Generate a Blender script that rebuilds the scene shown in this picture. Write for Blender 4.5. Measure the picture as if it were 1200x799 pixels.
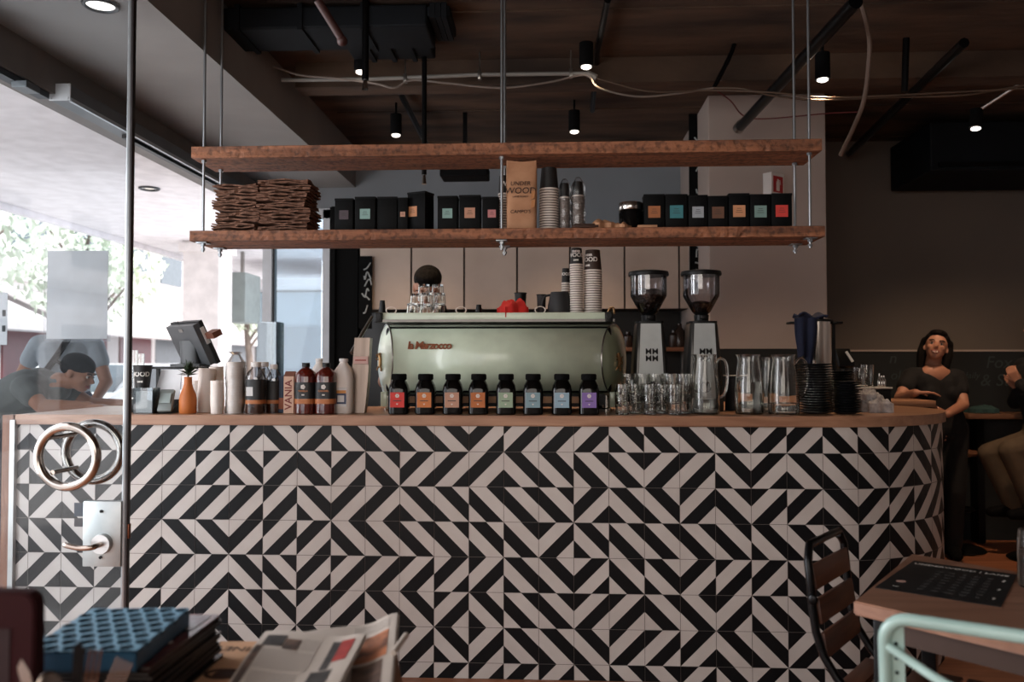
import bpy, bmesh, math, random
from math import sin, cos, pi, radians, sqrt
from mathutils import Vector, Matrix, Euler

for o in list(bpy.data.objects):
    bpy.data.objects.remove(o, do_unlink=True)
SC = bpy.context.scene
COL = SC.collection
random.seed(7)

# ------------------------------------------------------------------ camera
CAM_LOC = Vector((0, -3.68, 1.34))
YAW, PITCH, F = 2.8, 1.64, 1000.0
cd = bpy.data.cameras.new('camera')
cd.sensor_width = 36; cd.lens = 36 * F / 1200
cd.clip_start = 0.05; cd.clip_end = 300
cd.dof.use_dof = True; cd.dof.focus_distance = 3.75; cd.dof.aperture_fstop = 2.6
cam = bpy.data.objects.new('camera', cd); COL.objects.link(cam)
cam.location = CAM_LOC
cam.rotation_euler = (radians(90 + PITCH), 0, radians(YAW))
SC.camera = cam
_R = Euler((radians(90 + PITCH), 0, radians(YAW))).to_matrix()

def at(px, py, Y=None, Z=None, X=None):
    """the point of the photograph's pixel on a plane of the room"""
    d = _R @ Vector(((px - 600) / F, (399.5 - py) / F, -1))
    if Y is not None: t = (Y - CAM_LOC.y) / d.y
    elif Z is not None: t = (Z - CAM_LOC.z) / d.z
    else: t = (X - CAM_LOC.x) / d.x
    return CAM_LOC + d * t
def XX(px, Y, py=450): return at(px, py, Y=Y).x
def ZZ(py, Y, px=600): return at(px, py, Y=Y).z
def sc(Y): return (Y + 3.68) / 1000.0      # metres per pixel at depth Y

# ------------------------------------------------------------------ view and light
vs = SC.view_settings
vs.view_transform = 'Standard'; vs.look = 'None'; vs.gamma = 1.0; vs.exposure = 0.0
vs.use_curve_mapping = False
try:
    SC.cycles.max_bounces = 14; SC.cycles.transparent_max_bounces = 24
    SC.cycles.transmission_bounces = 12; SC.cycles.use_denoising = True
    SC.cycles.sample_clamp_indirect = 4.0
    SC.cycles.caustics_refractive = False; SC.cycles.caustics_reflective = False
except Exception: pass

def lin(c):
    if isinstance(c, str):
        c = [int(c[i:i+2], 16) / 255 for i in (0, 2, 4)]
    return tuple((x / 12.92 if x <= .04045 else ((x + .055) / 1.055) ** 2.4) for x in c[:3]) + (1,)

wd = bpy.data.worlds.new('sky'); SC.world = wd; wd.use_nodes = True
nt = wd.node_tree; nt.nodes.clear()
wo = nt.nodes.new('ShaderNodeOutputWorld'); bg = nt.nodes.new('ShaderNodeBackground')
bg.inputs[0].default_value = (0.86, 0.87, 0.93, 1); bg.inputs[1].default_value = 3.1
nt.links.new(bg.outputs[0], wo.inputs[0])

def area(name, loc, rot, sx, sy, power, col):
    l = bpy.data.lights.new(name, 'AREA'); l.shape = 'RECTANGLE'; l.size = sx; l.size_y = sy
    l.energy = power; l.color = col
    o = bpy.data.objects.new(name, l); COL.objects.link(o); o.location = loc
    o.rotation_euler = rot; return o
sunl = bpy.data.lights.new('sun', 'SUN'); sunl.energy = 7.5; sunl.angle = radians(4); sunl.color = (1, .95, .9)
sun = bpy.data.objects.new('sun', sunl); COL.objects.link(sun)
sun.rotation_euler = Vector((0.55, -0.25, 0.9)).to_track_quat('Z', 'Y').to_euler()
# daylight falling in through the shop's street openings at the left
area('daylight_left_shopfront', (-3.2, -1.75, 1.6), (0, radians(-90), radians(-14)), 2.2, 2.0, 130, (0.93, 0.96, 1.0))
area('rear_fill_lamp', (-1.0, -5.5, 2.0), (radians(82), 0, 0), 3.2, 1.8, 66, (1.0, .92, .84))  # added warm fill lamp in front of the closed front wall
area('daylight_servery_window', (-2.75, 1.7, 1.95), (0, radians(-78), 0), 1.3, 2.6, 5, (0.93, 0.96, 1.0))

# ------------------------------------------------------------------ materials
MATS = {}
def mat(name, col, rough=.5, metal=0., spec=.5, col2=None, nscale=8, stretch=(1, 1, 1), bump=0., bscale=None,
        emit=None, estr=0., trans=0., ior=1.45, coat=0., detail=6, lo=.35, hi=.65, sheen=0.):
    if name in MATS: return MATS[name]
    m = bpy.data.materials.new(name); m.use_nodes = True; MATS[name] = m
    n = m.node_tree.nodes; L = m.node_tree.links; p = n['Principled BSDF']
    p.inputs['Base Color'].default_value = lin(col); p.inputs['Roughness'].default_value = rough
    p.inputs['Metallic'].default_value = metal; p.inputs['Specular IOR Level'].default_value = spec
    p.inputs['Transmission Weight'].default_value = trans; p.inputs['IOR'].default_value = ior
    p.inputs['Coat Weight'].default_value = coat
    p.inputs['Sheen Weight'].default_value = sheen
    if emit:
        p.inputs['Emission Color'].default_value = lin(emit); p.inputs['Emission Strength'].default_value = estr
    if col2 is None and not trans and not emit:      # slight wear
        c = lin(col); col2 = tuple(x * .86 for x in c[:3]); lcol2 = col2 + (1,)
    elif col2 is not None: lcol2 = lin(col2)
    if col2 is not None or bump:
        tc = n.new('ShaderNodeTexCoord'); mp = n.new('ShaderNodeMapping'); mp.inputs['Scale'].default_value = stretch
        L.new(tc.outputs['Object'], mp.inputs[0])
        nz = n.new('ShaderNodeTexNoise'); nz.inputs['Scale'].default_value = nscale; nz.inputs['Detail'].default_value = detail
        L.new(mp.outputs[0], nz.inputs['Vector'])
        if col2 is not None:
            cr = n.new('ShaderNodeValToRGB'); cr.color_ramp.elements[0].position = lo; cr.color_ramp.elements[1].position = hi
            cr.color_ramp.elements[0].color = lcol2; cr.color_ramp.elements[1].color = lin(col)
            L.new(nz.outputs['Fac'], cr.inputs[0]); L.new(cr.outputs[0], p.inputs['Base Color'])
        if bump:
            b = n.new('ShaderNodeBump'); b.inputs['Strength'].default_value = bump; b.inputs['Distance'].default_value = .01
            if bscale:
                nz2 = n.new('ShaderNodeTexNoise'); nz2.inputs['Scale'].default_value = bscale; nz2.inputs['Detail'].default_value = 4
                L.new(mp.outputs[0], nz2.inputs['Vector']); L.new(nz2.outputs['Fac'], b.inputs['Height'])
            else: L.new(nz.outputs['Fac'], b.inputs['Height'])
            L.new(b.outputs[0], p.inputs['Normal'])
    return m

def wood(name, c1, c2, rough=.45, axis=0, scale=6, bump=.15, saw=0, lo=.3, hi=.7):
    """grain that runs along one axis, broken by knots, optional saw marks"""
    if name in MATS: return MATS[name]
    m = bpy.data.materials.new(name); m.use_nodes = True; MATS[name] = m
    n = m.node_tree.nodes; L = m.node_tree.links; p = n['Principled BSDF']
    p.inputs['Roughness'].default_value = rough
    tc = n.new('ShaderNodeTexCoord'); mp = n.new('ShaderNodeMapping')
    s = [9, 9, 9]; s[axis] = .9; mp.inputs['Scale'].default_value = s
    L.new(tc.outputs['Object'], mp.inputs[0])
    nz = n.new('ShaderNodeTexNoise'); nz.inputs['Scale'].default_value = scale; nz.inputs['Detail'].default_value = 10
    nz.inputs['Distortion'].default_value = .8
    L.new(mp.outputs[0], nz.inputs['Vector'])
    cr = n.new('ShaderNodeValToRGB'); e = cr.color_ramp.elements
    e[0].position = lo; e[1].position = hi; e[0].color = lin(c2); e[1].color = lin(c1)
    L.new(nz.outputs['Fac'], cr.inputs[0])
    b = n.new('ShaderNodeBump'); b.inputs['Strength'].default_value = bump; b.inputs['Distance'].default_value = .01
    L.new(nz.outputs['Fac'], b.inputs['Height'])
    out = cr.outputs[0]
    if saw:
        mp2 = n.new('ShaderNodeMapping'); mp2.inputs['Rotation'].default_value = (0, .35, 0); L.new(tc.outputs['Object'], mp2.inputs[0])
        w = n.new('ShaderNodeTexNoise'); w.inputs['Scale'].default_value = 42; w.inputs['Detail'].default_value = 5
        L.new(mp2.outputs[0], w.inputs['Vector'])
        cr2 = n.new('ShaderNodeValToRGB'); cr2.color_ramp.elements[0].position = .36; cr2.color_ramp.elements[1].position = .52
        cr2.color_ramp.elements[0].color = (saw, saw, saw, 1); cr2.color_ramp.elements[1].color = (1, 1, 1, 1)
        L.new(w.outputs['Fac'], cr2.inputs[0])
        mx = n.new('ShaderNodeMix'); mx.data_type = 'RGBA'; mx.blend_type = 'MULTIPLY'; mx.inputs[0].default_value = 1
        L.new(out, mx.inputs[6]); L.new(cr2.outputs[0], mx.inputs[7]); out = mx.outputs[2]
        b2 = n.new('ShaderNodeBump'); b2.inputs['Strength'].default_value = .5; b2.inputs['Distance'].default_value = .01
        L.new(w.outputs['Fac'], b2.inputs['Height']); L.new(b.outputs[0], b2.inputs['Normal']); b = b2
    L.new(out, p.inputs['Base Color']); L.new(b.outputs[0], p.inputs['Normal'])
    return m

def glass_pane(name, tint=(.93, .95, .96), refl=.09, rough=.0):
    if name in MATS: return MATS[name]
    m = bpy.data.materials.new(name); m.use_nodes = True; MATS[name] = m
    n = m.node_tree.nodes; L = m.node_tree.links; n.clear()
    o = n.new('ShaderNodeOutputMaterial'); mx = n.new('ShaderNodeMixShader'); t = n.new('ShaderNodeBsdfTransparent')
    g = n.new('ShaderNodeBsdfGlossy'); g.inputs['Roughness'].default_value = rough
    lw = n.new('ShaderNodeLayerWeight'); lw.inputs[0].default_value = .25
    mm = n.new('ShaderNodeMath'); mm.operation = 'MULTIPLY_ADD'; mm.inputs[1].default_value = .8; mm.inputs[2].default_value = refl
    t.inputs[0].default_value = tint + (1,)
    L.new(lw.outputs['Fresnel'], mm.inputs[0]); L.new(mm.outputs[0], mx.inputs[0])
    L.new(t.outputs[0], mx.inputs[1]); L.new(g.outputs[0], mx.inputs[2]); L.new(mx.outputs[0], o.inputs[0])
    return m
def glass_solid(name, col=(1, 1, 1), ior=1.45, rough=0.):
    if name in MATS: return MATS[name]
    m = bpy.data.materials.new(name); m.use_nodes = True; MATS[name] = m
    n = m.node_tree.nodes; L = m.node_tree.links; n.clear()
    o = n.new('ShaderNodeOutputMaterial'); g = n.new('ShaderNodeBsdfGlass'); g.inputs['IOR'].default_value = ior
    g.inputs['Color'].default_value = tuple(col) + (1,); g.inputs['Roughness'].default_value = rough
    L.new(g.outputs[0], o.inputs[0]); return m
def lamp_face(name, col, strength):
    if name in MATS: return MATS[name]
    m = bpy.data.materials.new(name); m.use_nodes = True; MATS[name] = m
    n = m.node_tree.nodes; L = m.node_tree.links; n.clear()
    o = n.new('ShaderNodeOutputMaterial'); e = n.new('ShaderNodeEmission'); e.inputs[0].default_value = lin(col); e.inputs[1].default_value = strength
    L.new(e.outputs[0], o.inputs[0]); return m

def translucent(name, col, fac=.45):
    m = bpy.data.materials.new(name); m.use_nodes = True; MATS[name] = m
    n = m.node_tree.nodes; L = m.node_tree.links; p = n['Principled BSDF']; p.inputs['Base Color'].default_value = lin(col); p.inputs['Roughness'].default_value = .55
    t = n.new('ShaderNodeBsdfTranslucent'); t.inputs[0].default_value = lin(col); mx = n.new('ShaderNodeMixShader'); mx.inputs[0].default_value = fac
    L.new(p.outputs[0], mx.inputs[1]); L.new(t.outputs[0], mx.inputs[2]); L.new(mx.outputs[0], n['Material Output'].inputs[0]); return m
M = dict(
 black=mat('black_plastic', '0d0e0f', .42, spec=.3), blackm=mat('black_metal', '0d0d0f', .32, .6), matteblack=mat('matte_black', '0a0a0b', .8, spec=.15), boxblack=mat('box_black', '0a0b0c', .6, spec=.15),
 steel=mat('brushed_steel', 'b4b1ad', .28, 1., nscale=30, stretch=(1, 1, .05), col2='8f8c88'),
 steelh=mat('polished_steel', 'c9c5c0', .16, 1.), rod=mat('galvanised_rod', '9ea2a6', .35, .9),
 copper=mat('copper_lettering', '6f412d', .35, .8), gold=mat('aged_gold', '8a6a48', .35, .85),
 mint=mat('mint_enamel', 'd3dfc8', .28, 0, .5, coat=.4), mintc=mat('mint_chair_paint', 'a9c6c0', .3, 0, .5, coat=.3, col2='9ebbb5'),
 green=mat('mint_enamel_shaded', 'b4c2a3', .3, coat=.4),  # darker mint: the shade on the right end panel is put into the colour
 white=mat('white_paint', 'd8d6d4', .5), whitep=mat('white_plastic', 'd9d3cf', .4), cream=mat('cream_cup', 'e0d6cd', .55),
 paper=mat('white_paper', 'e8e8ea', .8), kraft=mat('kraft_paper', 'b98a68', .75, col2='ab7c5b', bump=.3, nscale=14),
 card=mat('brown_cardboard', '6b4a38', .85, col2='4d3428', nscale=20),
 cabinet=mat('cabinet_laminate', 'c6b3a4', .5, col2='b9a697', nscale=3), redc=mat('red_cloth', 'c3251f', .85, bump=.4),
 bluec=mat('navy_cloth', '161b31', .9, bump=.5, nscale=30), orange=mat('terracotta_vase', 'b8682f', .55, col2='a85c28'),
 leaf=mat('dark_green_leaf', '2f3a24', .5, col2='22301e'), charcoal=mat('charcoal_ceramic', '242426', .6),
 cupw=translucent('white_cup_paper', 'f4e9e1', .18), amber=mat('amber_glass', '4a140a', .06, trans=.55, ior=1.4), syrup=mat('dark_syrup', '2b0c08', .1),
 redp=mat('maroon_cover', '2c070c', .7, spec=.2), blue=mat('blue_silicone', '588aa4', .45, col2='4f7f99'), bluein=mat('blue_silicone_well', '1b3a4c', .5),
)
GL = glass_solid('clear_glass', (.97, .97, .96)); WATER = glass_solid('water', (.93, .94, .93), 1.33)
PANE = glass_pane('window_glass'); PLASTIC = glass_pane('clear_plastic_film', (.95, .95, .95), .05, .2)

# ------------------------------------------------------------------ mesh building
class B:
    def __init__(s): s.bm = bmesh.new(); s.mi = 0
    def face(s, pts):
        try:
            f = s.bm.faces.new([s.bm.verts.new(p) for p in pts]); f.material_index = s.mi; return f
        except Exception: return None
    def faces(s, verts, idx):
        vv = [s.bm.verts.new(v) for v in verts]
        for i in idx:
            try: s.bm.faces.new([vv[k] for k in i]).material_index = s.mi
            except ValueError: pass
        return vv
    def box(s, c, d, rot=None, bev=0, seg=2):
        x, y, z = [k / 2 for k in d]; c = Vector(c)
        P = [Vector(p) for p in ((-x,-y,-z),(x,-y,-z),(x,y,-z),(-x,y,-z),(-x,-y,z),(x,-y,z),(x,y,z),(-x,y,z))]
        if rot is not None:
            R = rot if isinstance(rot, Matrix) else Euler(rot).to_matrix()
            P = [R @ p for p in P]
        vv = s.faces([p + c for p in P], [(0,3,2,1),(4,5,6,7),(0,1,5,4),(1,2,6,5),(2,3,7,6),(3,0,4,7)])
        if bev:
            ed = {e for v in vv for e in v.link_edges}
            r = bmesh.ops.bevel(s.bm, geom=list(ed), offset=bev, segments=seg, affect='EDGES', profile=.5)
            for f in r['faces']: f.material_index = s.mi
        return s
    def prism(s, poly, z0, z1, M4=None, bev=0):
        n = len(poly); V = [Vector((p[0], p[1], z0)) for p in poly] + [Vector((p[0], p[1], z1)) for p in poly]
        if M4 is not None: V = [M4 @ v for v in V]
        vv = s.faces(V, [tuple(range(n))[::-1], tuple(range(n, 2*n))] + [(i, (i+1) % n, (i+1) % n + n, i + n) for i in range(n)])
        if bev:
            ed = {e for v in vv[n:] for e in v.link_edges} | {e for v in vv[:n] for e in v.link_edges}
            r = bmesh.ops.bevel(s.bm, geom=list(ed), offset=bev, segments=2, affect='EDGES')
            for f in r['faces']: f.material_index = s.mi
        return s
    def cone(s, p0, p1, r0, r1=None, seg=16, cap=True):
        r1 = r0 if r1 is None else r1
        p0, p1 = Vector(p0), Vector(p1); d = (p1 - p0); q = d.to_track_quat('Z', 'Y').to_matrix() if d.length > 1e-9 else Matrix.Identity(3)
        V = []
        for p, r in ((p0, r0), (p1, r1)):
            V += [p + q @ Vector((r*cos(2*pi*i/seg), r*sin(2*pi*i/seg), 0)) for i in range(seg)]
        F_ = [(i, (i+1) % seg, (i+1) % seg + seg, i + seg) for i in range(seg)]
        if cap: F_ += [tuple(range(seg))[::-1], tuple(range(seg, 2*seg))]
        s.faces(V, F_); return s
    def tube(s, pts, r, seg=10, closed=False, taper=None):
        pts = [Vector(p) for p in pts]; n = len(pts); rings = []
        up = Vector((0, 0, 1)); prev = None
        for i, p in enumerate(pts):
            a = pts[(i-1) % n] if (i or closed) else p; b = pts[(i+1) % n] if (i < n-1 or closed) else p
            t = (b - a).normalized()
            if prev is None:
                u = up.cross(t)
                if u.length < .05: u = Vector((1, 0, 0)).cross(t)
                u.normalize()
            else:
                u = prev - t * prev.dot(t); u.normalize()
            prev = u; w = t.cross(u)
            rr = r if taper is None else r * taper(i / max(1, n-1))
            rings.append([s.bm.verts.new(p + u*rr*cos(2*pi*k/seg) + w*rr*sin(2*pi*k/seg)) for k in range(seg)])
        m = n if closed else n-1
        for i in range(m):
            A, C_ = rings[i], rings[(i+1) % n]
            off = 0
            if closed and i == n-1:
                off = min(range(seg), key=lambda o: (C_[o].co - A[0].co).length)
            for k in range(seg):
                s.bm.faces.new([A[k], A[(k+1) % seg], C_[(k+1+off) % seg], C_[(k+off) % seg]]).material_index = s.mi
        if not closed:
            s.bm.faces.new(rings[0][::-1]).material_index = s.mi; s.bm.faces.new(rings[-1]).material_index = s.mi
        return s
    def loft(s, secs, seg=24, cap0=True, cap1=True, c=(0, 0)):
        """stack of (z, rx, ry, n[, dx, dy]) superellipse sections"""
        rings = []
        for q in secs:
            z, rx, ry, n = q[:4]; dx, dy = (q[4], q[5]) if len(q) > 4 else (0, 0)
            ring = []
            for i in range(seg):
                a = 2*pi*(i+.5)/seg; ca, sa = cos(a), sin(a)
                k = (abs(ca)**n + abs(sa)**n) ** (-1/n)
                ring.append(s.bm.verts.new((c[0]+dx+rx*ca*k, c[1]+dy+ry*sa*k, z)))
            rings.append(ring)
        for A, C_ in zip(rings, rings[1:]):
            for k in range(seg):
                s.bm.faces.new([A[k], A[(k+1) % seg], C_[(k+1) % seg], C_[k]]).material_index = s.mi
        if cap0: s.bm.faces.new(rings[0][::-1]).material_index = s.mi
        if cap1: s.bm.faces.new(rings[-1]).material_index = s.mi
        return s
    def lathe(s, prof, seg=24, c=(0, 0), closed=False):
        """profile of (r, z); open profiles are capped where r > 0"""
        secs = [(z, max(r, 1e-4), max(r, 1e-4), 2) for r, z in prof]
        return s.loft(secs, seg, True, True, c)
    def vessel(s, prof, t, seg=24, c=(0, 0), floor=None):
        """outer profile bottom->top, thick wall, open at the top"""
        floor = t if floor is None else floor
        inner = [(max(r - t, .002), z) for r, z in prof if z > prof[0][1] + floor]
        inner = [(max(prof[0][0] - t, .002), prof[0][1] + floor)] + inner
        return s.lathe(prof + inner[::-1], seg, c)
    def ball(s, c, r, seg=16, rings=10):
        r = (r, r, r) if not hasattr(r, '__len__') else r
        mt = Matrix.Translation(c) @ Matrix.Diagonal((*r, 1))
        res = bmesh.ops.create_uvsphere(s.bm, u_segments=seg, v_segments=rings, radius=1, matrix=mt)
        for v in res['verts']:
            for f in v.link_faces: f.material_index = s.mi
        return s
    def capsule(s, p0, p1, r0, r1=None, seg=12):
        r1 = r0 if r1 is None else r1
        p0, p1 = Vector(p0), Vector(p1)
        d = p1 - p0
        q = d.to_track_quat('Z', 'Y').to_matrix() if d.length > 1e-6 else Matrix.Identity(3)
        L = d.length; S = []
        for a in (80, 60, 40, 20, 0): S.append((-r0*sin(radians(a)), r0*cos(radians(a))))
        for a in (0, 20, 40, 60, 80): S.append((L + r1*sin(radians(a)), r1*cos(radians(a))))
        rings = [[s.bm.verts.new(p0 + q @ Vector((r*cos(2*pi*i/seg), r*sin(2*pi*i/seg), z))) for i in range(seg)] for z, r in S]
        for A, C_ in zip(rings, rings[1:]):
            for k in range(seg): s.bm.faces.new([A[k], A[(k+1) % seg], C_[(k+1) % seg], C_[k]])
        s.bm.faces.new(rings[0][::-1]); s.bm.faces.new(rings[-1])
        return s
    def chain(s, pts, rs):
        for i in range(len(pts)-1): s.capsule(pts[i], pts[i+1], rs[i], rs[i+1])
        return s
    def torus(s, c, R, r, axis='Z', seg=32, rs=10):
        pts = []
        for i in range(seg):
            a = 2*pi*i/seg
            v = {'Z': (R*cos(a), R*sin(a), 0), 'Y': (R*cos(a), 0, R*sin(a)), 'X': (0, R*cos(a), R*sin(a))}[axis]
            pts.append(Vector(c) + Vector(v))
        return s.tube(pts, r, rs, closed=True)
    def build(s, name, m, parent=None, smooth=True, ang=40, recalc=True, loc=None):
        if recalc: bmesh.ops.recalc_face_normals(s.bm, faces=s.bm.faces)
        me = bpy.data.meshes.new(name); s.bm.to_mesh(me); s.bm.free()
        for x in (m if isinstance(m, (list, tuple)) else [m]): me.materials.append(x)
        if smooth:
            me.polygons.foreach_set('use_smooth', [True]*len(me.polygons))
            try: me.set_sharp_from_angle(angle=radians(ang))
            except Exception: pass
        o = bpy.data.objects.new(name, me); COL.objects.link(o)
        if parent is not None: o.parent = parent
        if loc is not None: o.location = loc
        return o

def tag(o, label=None, cat=None, group=None, kind=None):
    if label: o['label'] = label
    if cat: o['category'] = cat
    if group: o['group'] = group
    if kind: o['kind'] = kind
    return o
def thing(name, label, cat, loc=(0, 0, 0), rz=0, group=None):
    o = bpy.data.objects.new(name, None); o.empty_display_size = .05; COL.objects.link(o)
    o.location = loc; o.rotation_euler = (0, 0, rz); return tag(o, label, cat, group)
def struct(name, b, m, parent=None, smooth=False):
    o = b.build(name, m, parent, smooth=smooth)
    if parent is None: o['kind'] = 'structure'
    return o
def kids(o): return [c for c in bpy.data.objects if c.parent is o]
def dup(root, loc=None, rz=None, label=None, group=None, scale=None):
    def cp(o, par):
        c = o.copy(); COL.objects.link(c); c.parent = par
        for ch in kids(o): cp(ch, c)
        return c
    r = cp(root, None)
    if loc is not None: r.location = loc
    if rz is not None: r.rotation_euler = (0, 0, rz)
    if scale is not None: r.scale = scale
    if label: r['label'] = label
    if group: r['group'] = group
    return r

def text_verts(txt, size, extrude=.0005, shear=0, offset=0, spacing=1):
    cu = bpy.data.curves.new('t', 'FONT'); cu.body = txt; cu.size = size; cu.extrude = extrude
    cu.align_x = 'CENTER'; cu.align_y = 'CENTER'; cu.shear = shear; cu.offset = offset; cu.space_character = spacing
    cu.resolution_u = 3
    o = bpy.data.objects.new('t', cu); COL.objects.link(o)
    dg = bpy.context.evaluated_depsgraph_get()
    me = bpy.data.meshes.new_from_object(o.evaluated_get(dg))
    V = [v.co.copy() for v in me.vertices]; Fc = [tuple(p.vertices) for p in me.polygons]
    bpy.data.objects.remove(o, do_unlink=True); bpy.data.curves.remove(cu); bpy.data.meshes.remove(me)
    return V, Fc
def add_text(b, txt, size, M4=None, bend=None, **k):
    """M4 places the text plane (x right, y up, z out); bend=(radius, theta0) wraps it on an upright cylinder"""
    V, Fc = text_verts(txt, size, **k)
    if bend:
        R, t0 = bend
        V = [Vector(((R + v.z)*sin(v.x/R + t0), -(R + v.z)*cos(v.x/R + t0), v.y)) for v in V]
    if M4 is not None: V = [M4 @ v for v in V]
    b.faces(V, Fc); return b
def front(x, y, z, rx=0, rz=0):  # text plane standing upright, facing the camera side (-y)
    return Matrix.Translation((x, y, z)) @ Matrix.Rotation(rz, 4, 'Z') @ Matrix.Rotation(radians(90)+rx, 4, 'X')
def flat(x, y, z, rz=0): return Matrix.Translation((x, y, z)) @ Matrix.Rotation(rz, 4, 'Z')

def curve_pts(P, n=8):
    """Catmull-Rom through control points"""
    P = [Vector(p) for p in P]; Q = [P[0]*2-P[1]] + P + [P[-1]*2-P[-2]]; out = []
    for i in range(1, len(Q)-2):
        for k in range(n):
            t = k/n; a, b_, c, d = Q[i-1:i+3]
            out.append(.5*((2*b_) + (c-a)*t + (2*a-5*b_+4*c-d)*t*t + (-a+3*b_-3*c+d)*t**3))
    out.append(P[-1]); return out

def remeshed(b, name, m, parent, voxel=.008, smooth_it=3):
    """union of overlapping closed forms as one continuous skin"""
    bmesh.ops.recalc_face_normals(b.bm, faces=b.bm.faces)
    me = bpy.data.meshes.new('tmp'); b.bm.to_mesh(me); b.bm.free()
    o = bpy.data.objects.new('tmp', me); COL.objects.link(o)
    r = o.modifiers.new('r', 'REMESH'); r.mode = 'VOXEL'; r.voxel_size = voxel
    if smooth_it:
        s_ = o.modifiers.new('s', 'SMOOTH'); s_.iterations = smooth_it; s_.factor = .5
    dg = bpy.context.evaluated_depsgraph_get()
    nm = bpy.data.meshes.new_from_object(o.evaluated_get(dg)); nm.name = name
    bpy.data.objects.remove(o, do_unlink=True); bpy.data.meshes.remove(me)
    nm.materials.clear()
    for x in (m if isinstance(m, (list, tuple)) else [m]): nm.materials.append(x)
    nm.polygons.foreach_set('use_smooth', [True]*len(nm.polygons))
    q = bpy.data.objects.new(name, nm); COL.objects.link(q); q.parent = parent
    return q

# ================================================================== the setting
CEIL, BACK, FAC = 3.10, 3.12, -2.33
concrete = mat('board_marked_concrete', '594536', .85, col2='2e221b', nscale=2.2, stretch=(.6, 2.2, 1), bump=.5, bscale=9)
plaster = mat('grey_plaster_wall', 'b3a69e', .8, col2='aa9d95', nscale=1.5)
bluegrey = mat('blue_grey_wall', '868b91', .8, col2='7d8288', nscale=1.5)
beam_m = mat('beam_paint', '8f8c89', .7, col2='858280', nscale=2)
darkduct = mat('duct_metal_dark', '0f1318', .7, 0, .2, col2='0a0d11', nscale=4)
chalkm = mat('chalkboard', '14181a', .7, col2='1c2123', nscale=4)
chalkw = mat('chalk_marks', 'b0b5b5', .9)
floor_m = wood('floor_boards', 'a3694a', '804f36', .5, 0, 2.2, .1)
struct('floor', B().box((1.1, -1.2, -.05), (6.9, 8.8, .1)), floor_m)
b = B(); b.box((1.5, -1.2, CEIL+.1), (6.2, 9.0, .2))
for i in range(9):   # shuttering joints left in the concrete
    b.box((1.5, -3.6+i*.82, CEIL-.002), (6.0, .012, .012))
struct('ceiling', b, concrete)
# edge beam and its soffit along the street side
b = B(); b.box(((-1.6-2.43)/2, -1.2, (2.78+3.3)/2), (.83, 9.0, .52)); struct('ceiling_beam', b, beam_m)
# deeper cross ribs in the slab
b = B(); b.box((1.6, 1.25, 3.03), (6.2, .16, .15)); b.box((1.6, -.55, 3.03), (6.2, .14, .15)); struct('ceiling_rib', b, concrete)
xl, xr = XX(388, BACK), XX(421, BACK); PILX1 = XX(970.5, 1.89)
b = B()
b.box(((xl+4.6)/2, BACK+.1, 1.55), (4.6-xl, .2, 3.1))
b.box(((FAC+xl)/2, BACK+.1, 2.86), (xl-FAC, .2, .5))
struct('wall_back', b, bluegrey)
b = B(); b.box(((PILX1+4.5)/2+.0, BACK-.006, 1.55), (4.5-PILX1, .012, 3.1)); struct('wall_far_right', b, mat('taupe_wall_dimmed', '6a625b', .85, col2='645c56', nscale=1.5))  # stretch of back wall coloured darker to paint in the dimness of the far room
b = B(); b.box((4.55, -1.2, 1.55), (.1, 8.8, 3.1)); struct('wall_right', b, plaster)
b = B()
b.box((1.1, -5.65, 1.55), (6.9, .1, 3.1))
struct('wall_front', b, plaster)
b = B(); b.box((FAC-.06, 1.97, .5), (.12, 2.3, 1.0)); b.box((FAC-.07, 1.97, 1.015), (.14, 2.3, .03)); struct('wall_left', b, mat('sill_paint', 'b9b4b0', .6))
# street header
b = B(); b.box((FAC-.08, -1.2, 2.71), (.16, 9.0, .2)); struct('trim_1', b, mat('header_paint', '6e6762', .55))
# pillar
px0, px1 = XX(832, 1.89), XX(970.5, 1.89); PILX0, PILX1 = px0, px1
b = B(); b.box(((px0+px1)/2, (1.89+BACK)/2, 1.55), (px1-px0, BACK-1.89, 3.1), bev=.006); struct('pillar', b, plaster)
# dado: chalkboard-black lower wall
zd = ZZ(411.5, BACK-.02, 1050)
b = B(); b.box(((px1+4.5)/2, BACK-.02, zd/2), (4.5-px1, .04, zd)); b.mi = 1
b.box(((px1+4.5)/2, BACK-.025, zd+.004), (4.5-px1, .05, .014)); b.mi = 0
b.box(((px0+px1)/2, 1.88, zd/2), (px1-px0+.02, .03, zd)); b.mi = 1; b.box(((px0+px1)/2, 1.878, zd+.004), (px1-px0+.02, .036, .014))
struct('trim_2', b, [chalkm, plaster])

def scribble(b, x0, x1, z0, z1, y, rows, amp, r=.0035, seed=1):
    rnd = random.Random(seed)
    for k in range(rows):
        z = z1 - (z1-z0)*(k+.5)/rows; x = x0 + rnd.random()*.02
        while x < x1 - amp*.6:
            n = rnd.randint(2, 4); P = []
            for j in range(n+1): P.append((x + amp*(.25*j) + rnd.uniform(-.1, .1)*amp, y, z + rnd.uniform(-.5, .5)*amp))
            if rnd.random() < .8:
                if callable(b): b(curve_pts(P, 4), r)
                else: b.tube(curve_pts(P, 4), r, 5)
            x += amp*rnd.uniform(.7, 1.2)
    return b
# chalk lettering on the dado at the right
d = thing('chalk_drawing', 'faint grey chalk lettering on the black lower wall behind the seated customer', 'chalk writing', (0, 0, 0))
for t, px, py, s in (('Fox', 1170, 425, .13), ('& Sun', 1172, 446, .13), ('daily', 1138, 440, .07), ('n', 1046, 420, .12), ('ol', 1049, 440, .1)):
    p = at(px, py, Y=BACK-.046); b = B(); add_text(b, t, s, front(p.x, p.y, p.z), shear=.2); b.build('lettering', mat('faint_chalk', '3d4648', .9), d, smooth=False)

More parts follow.
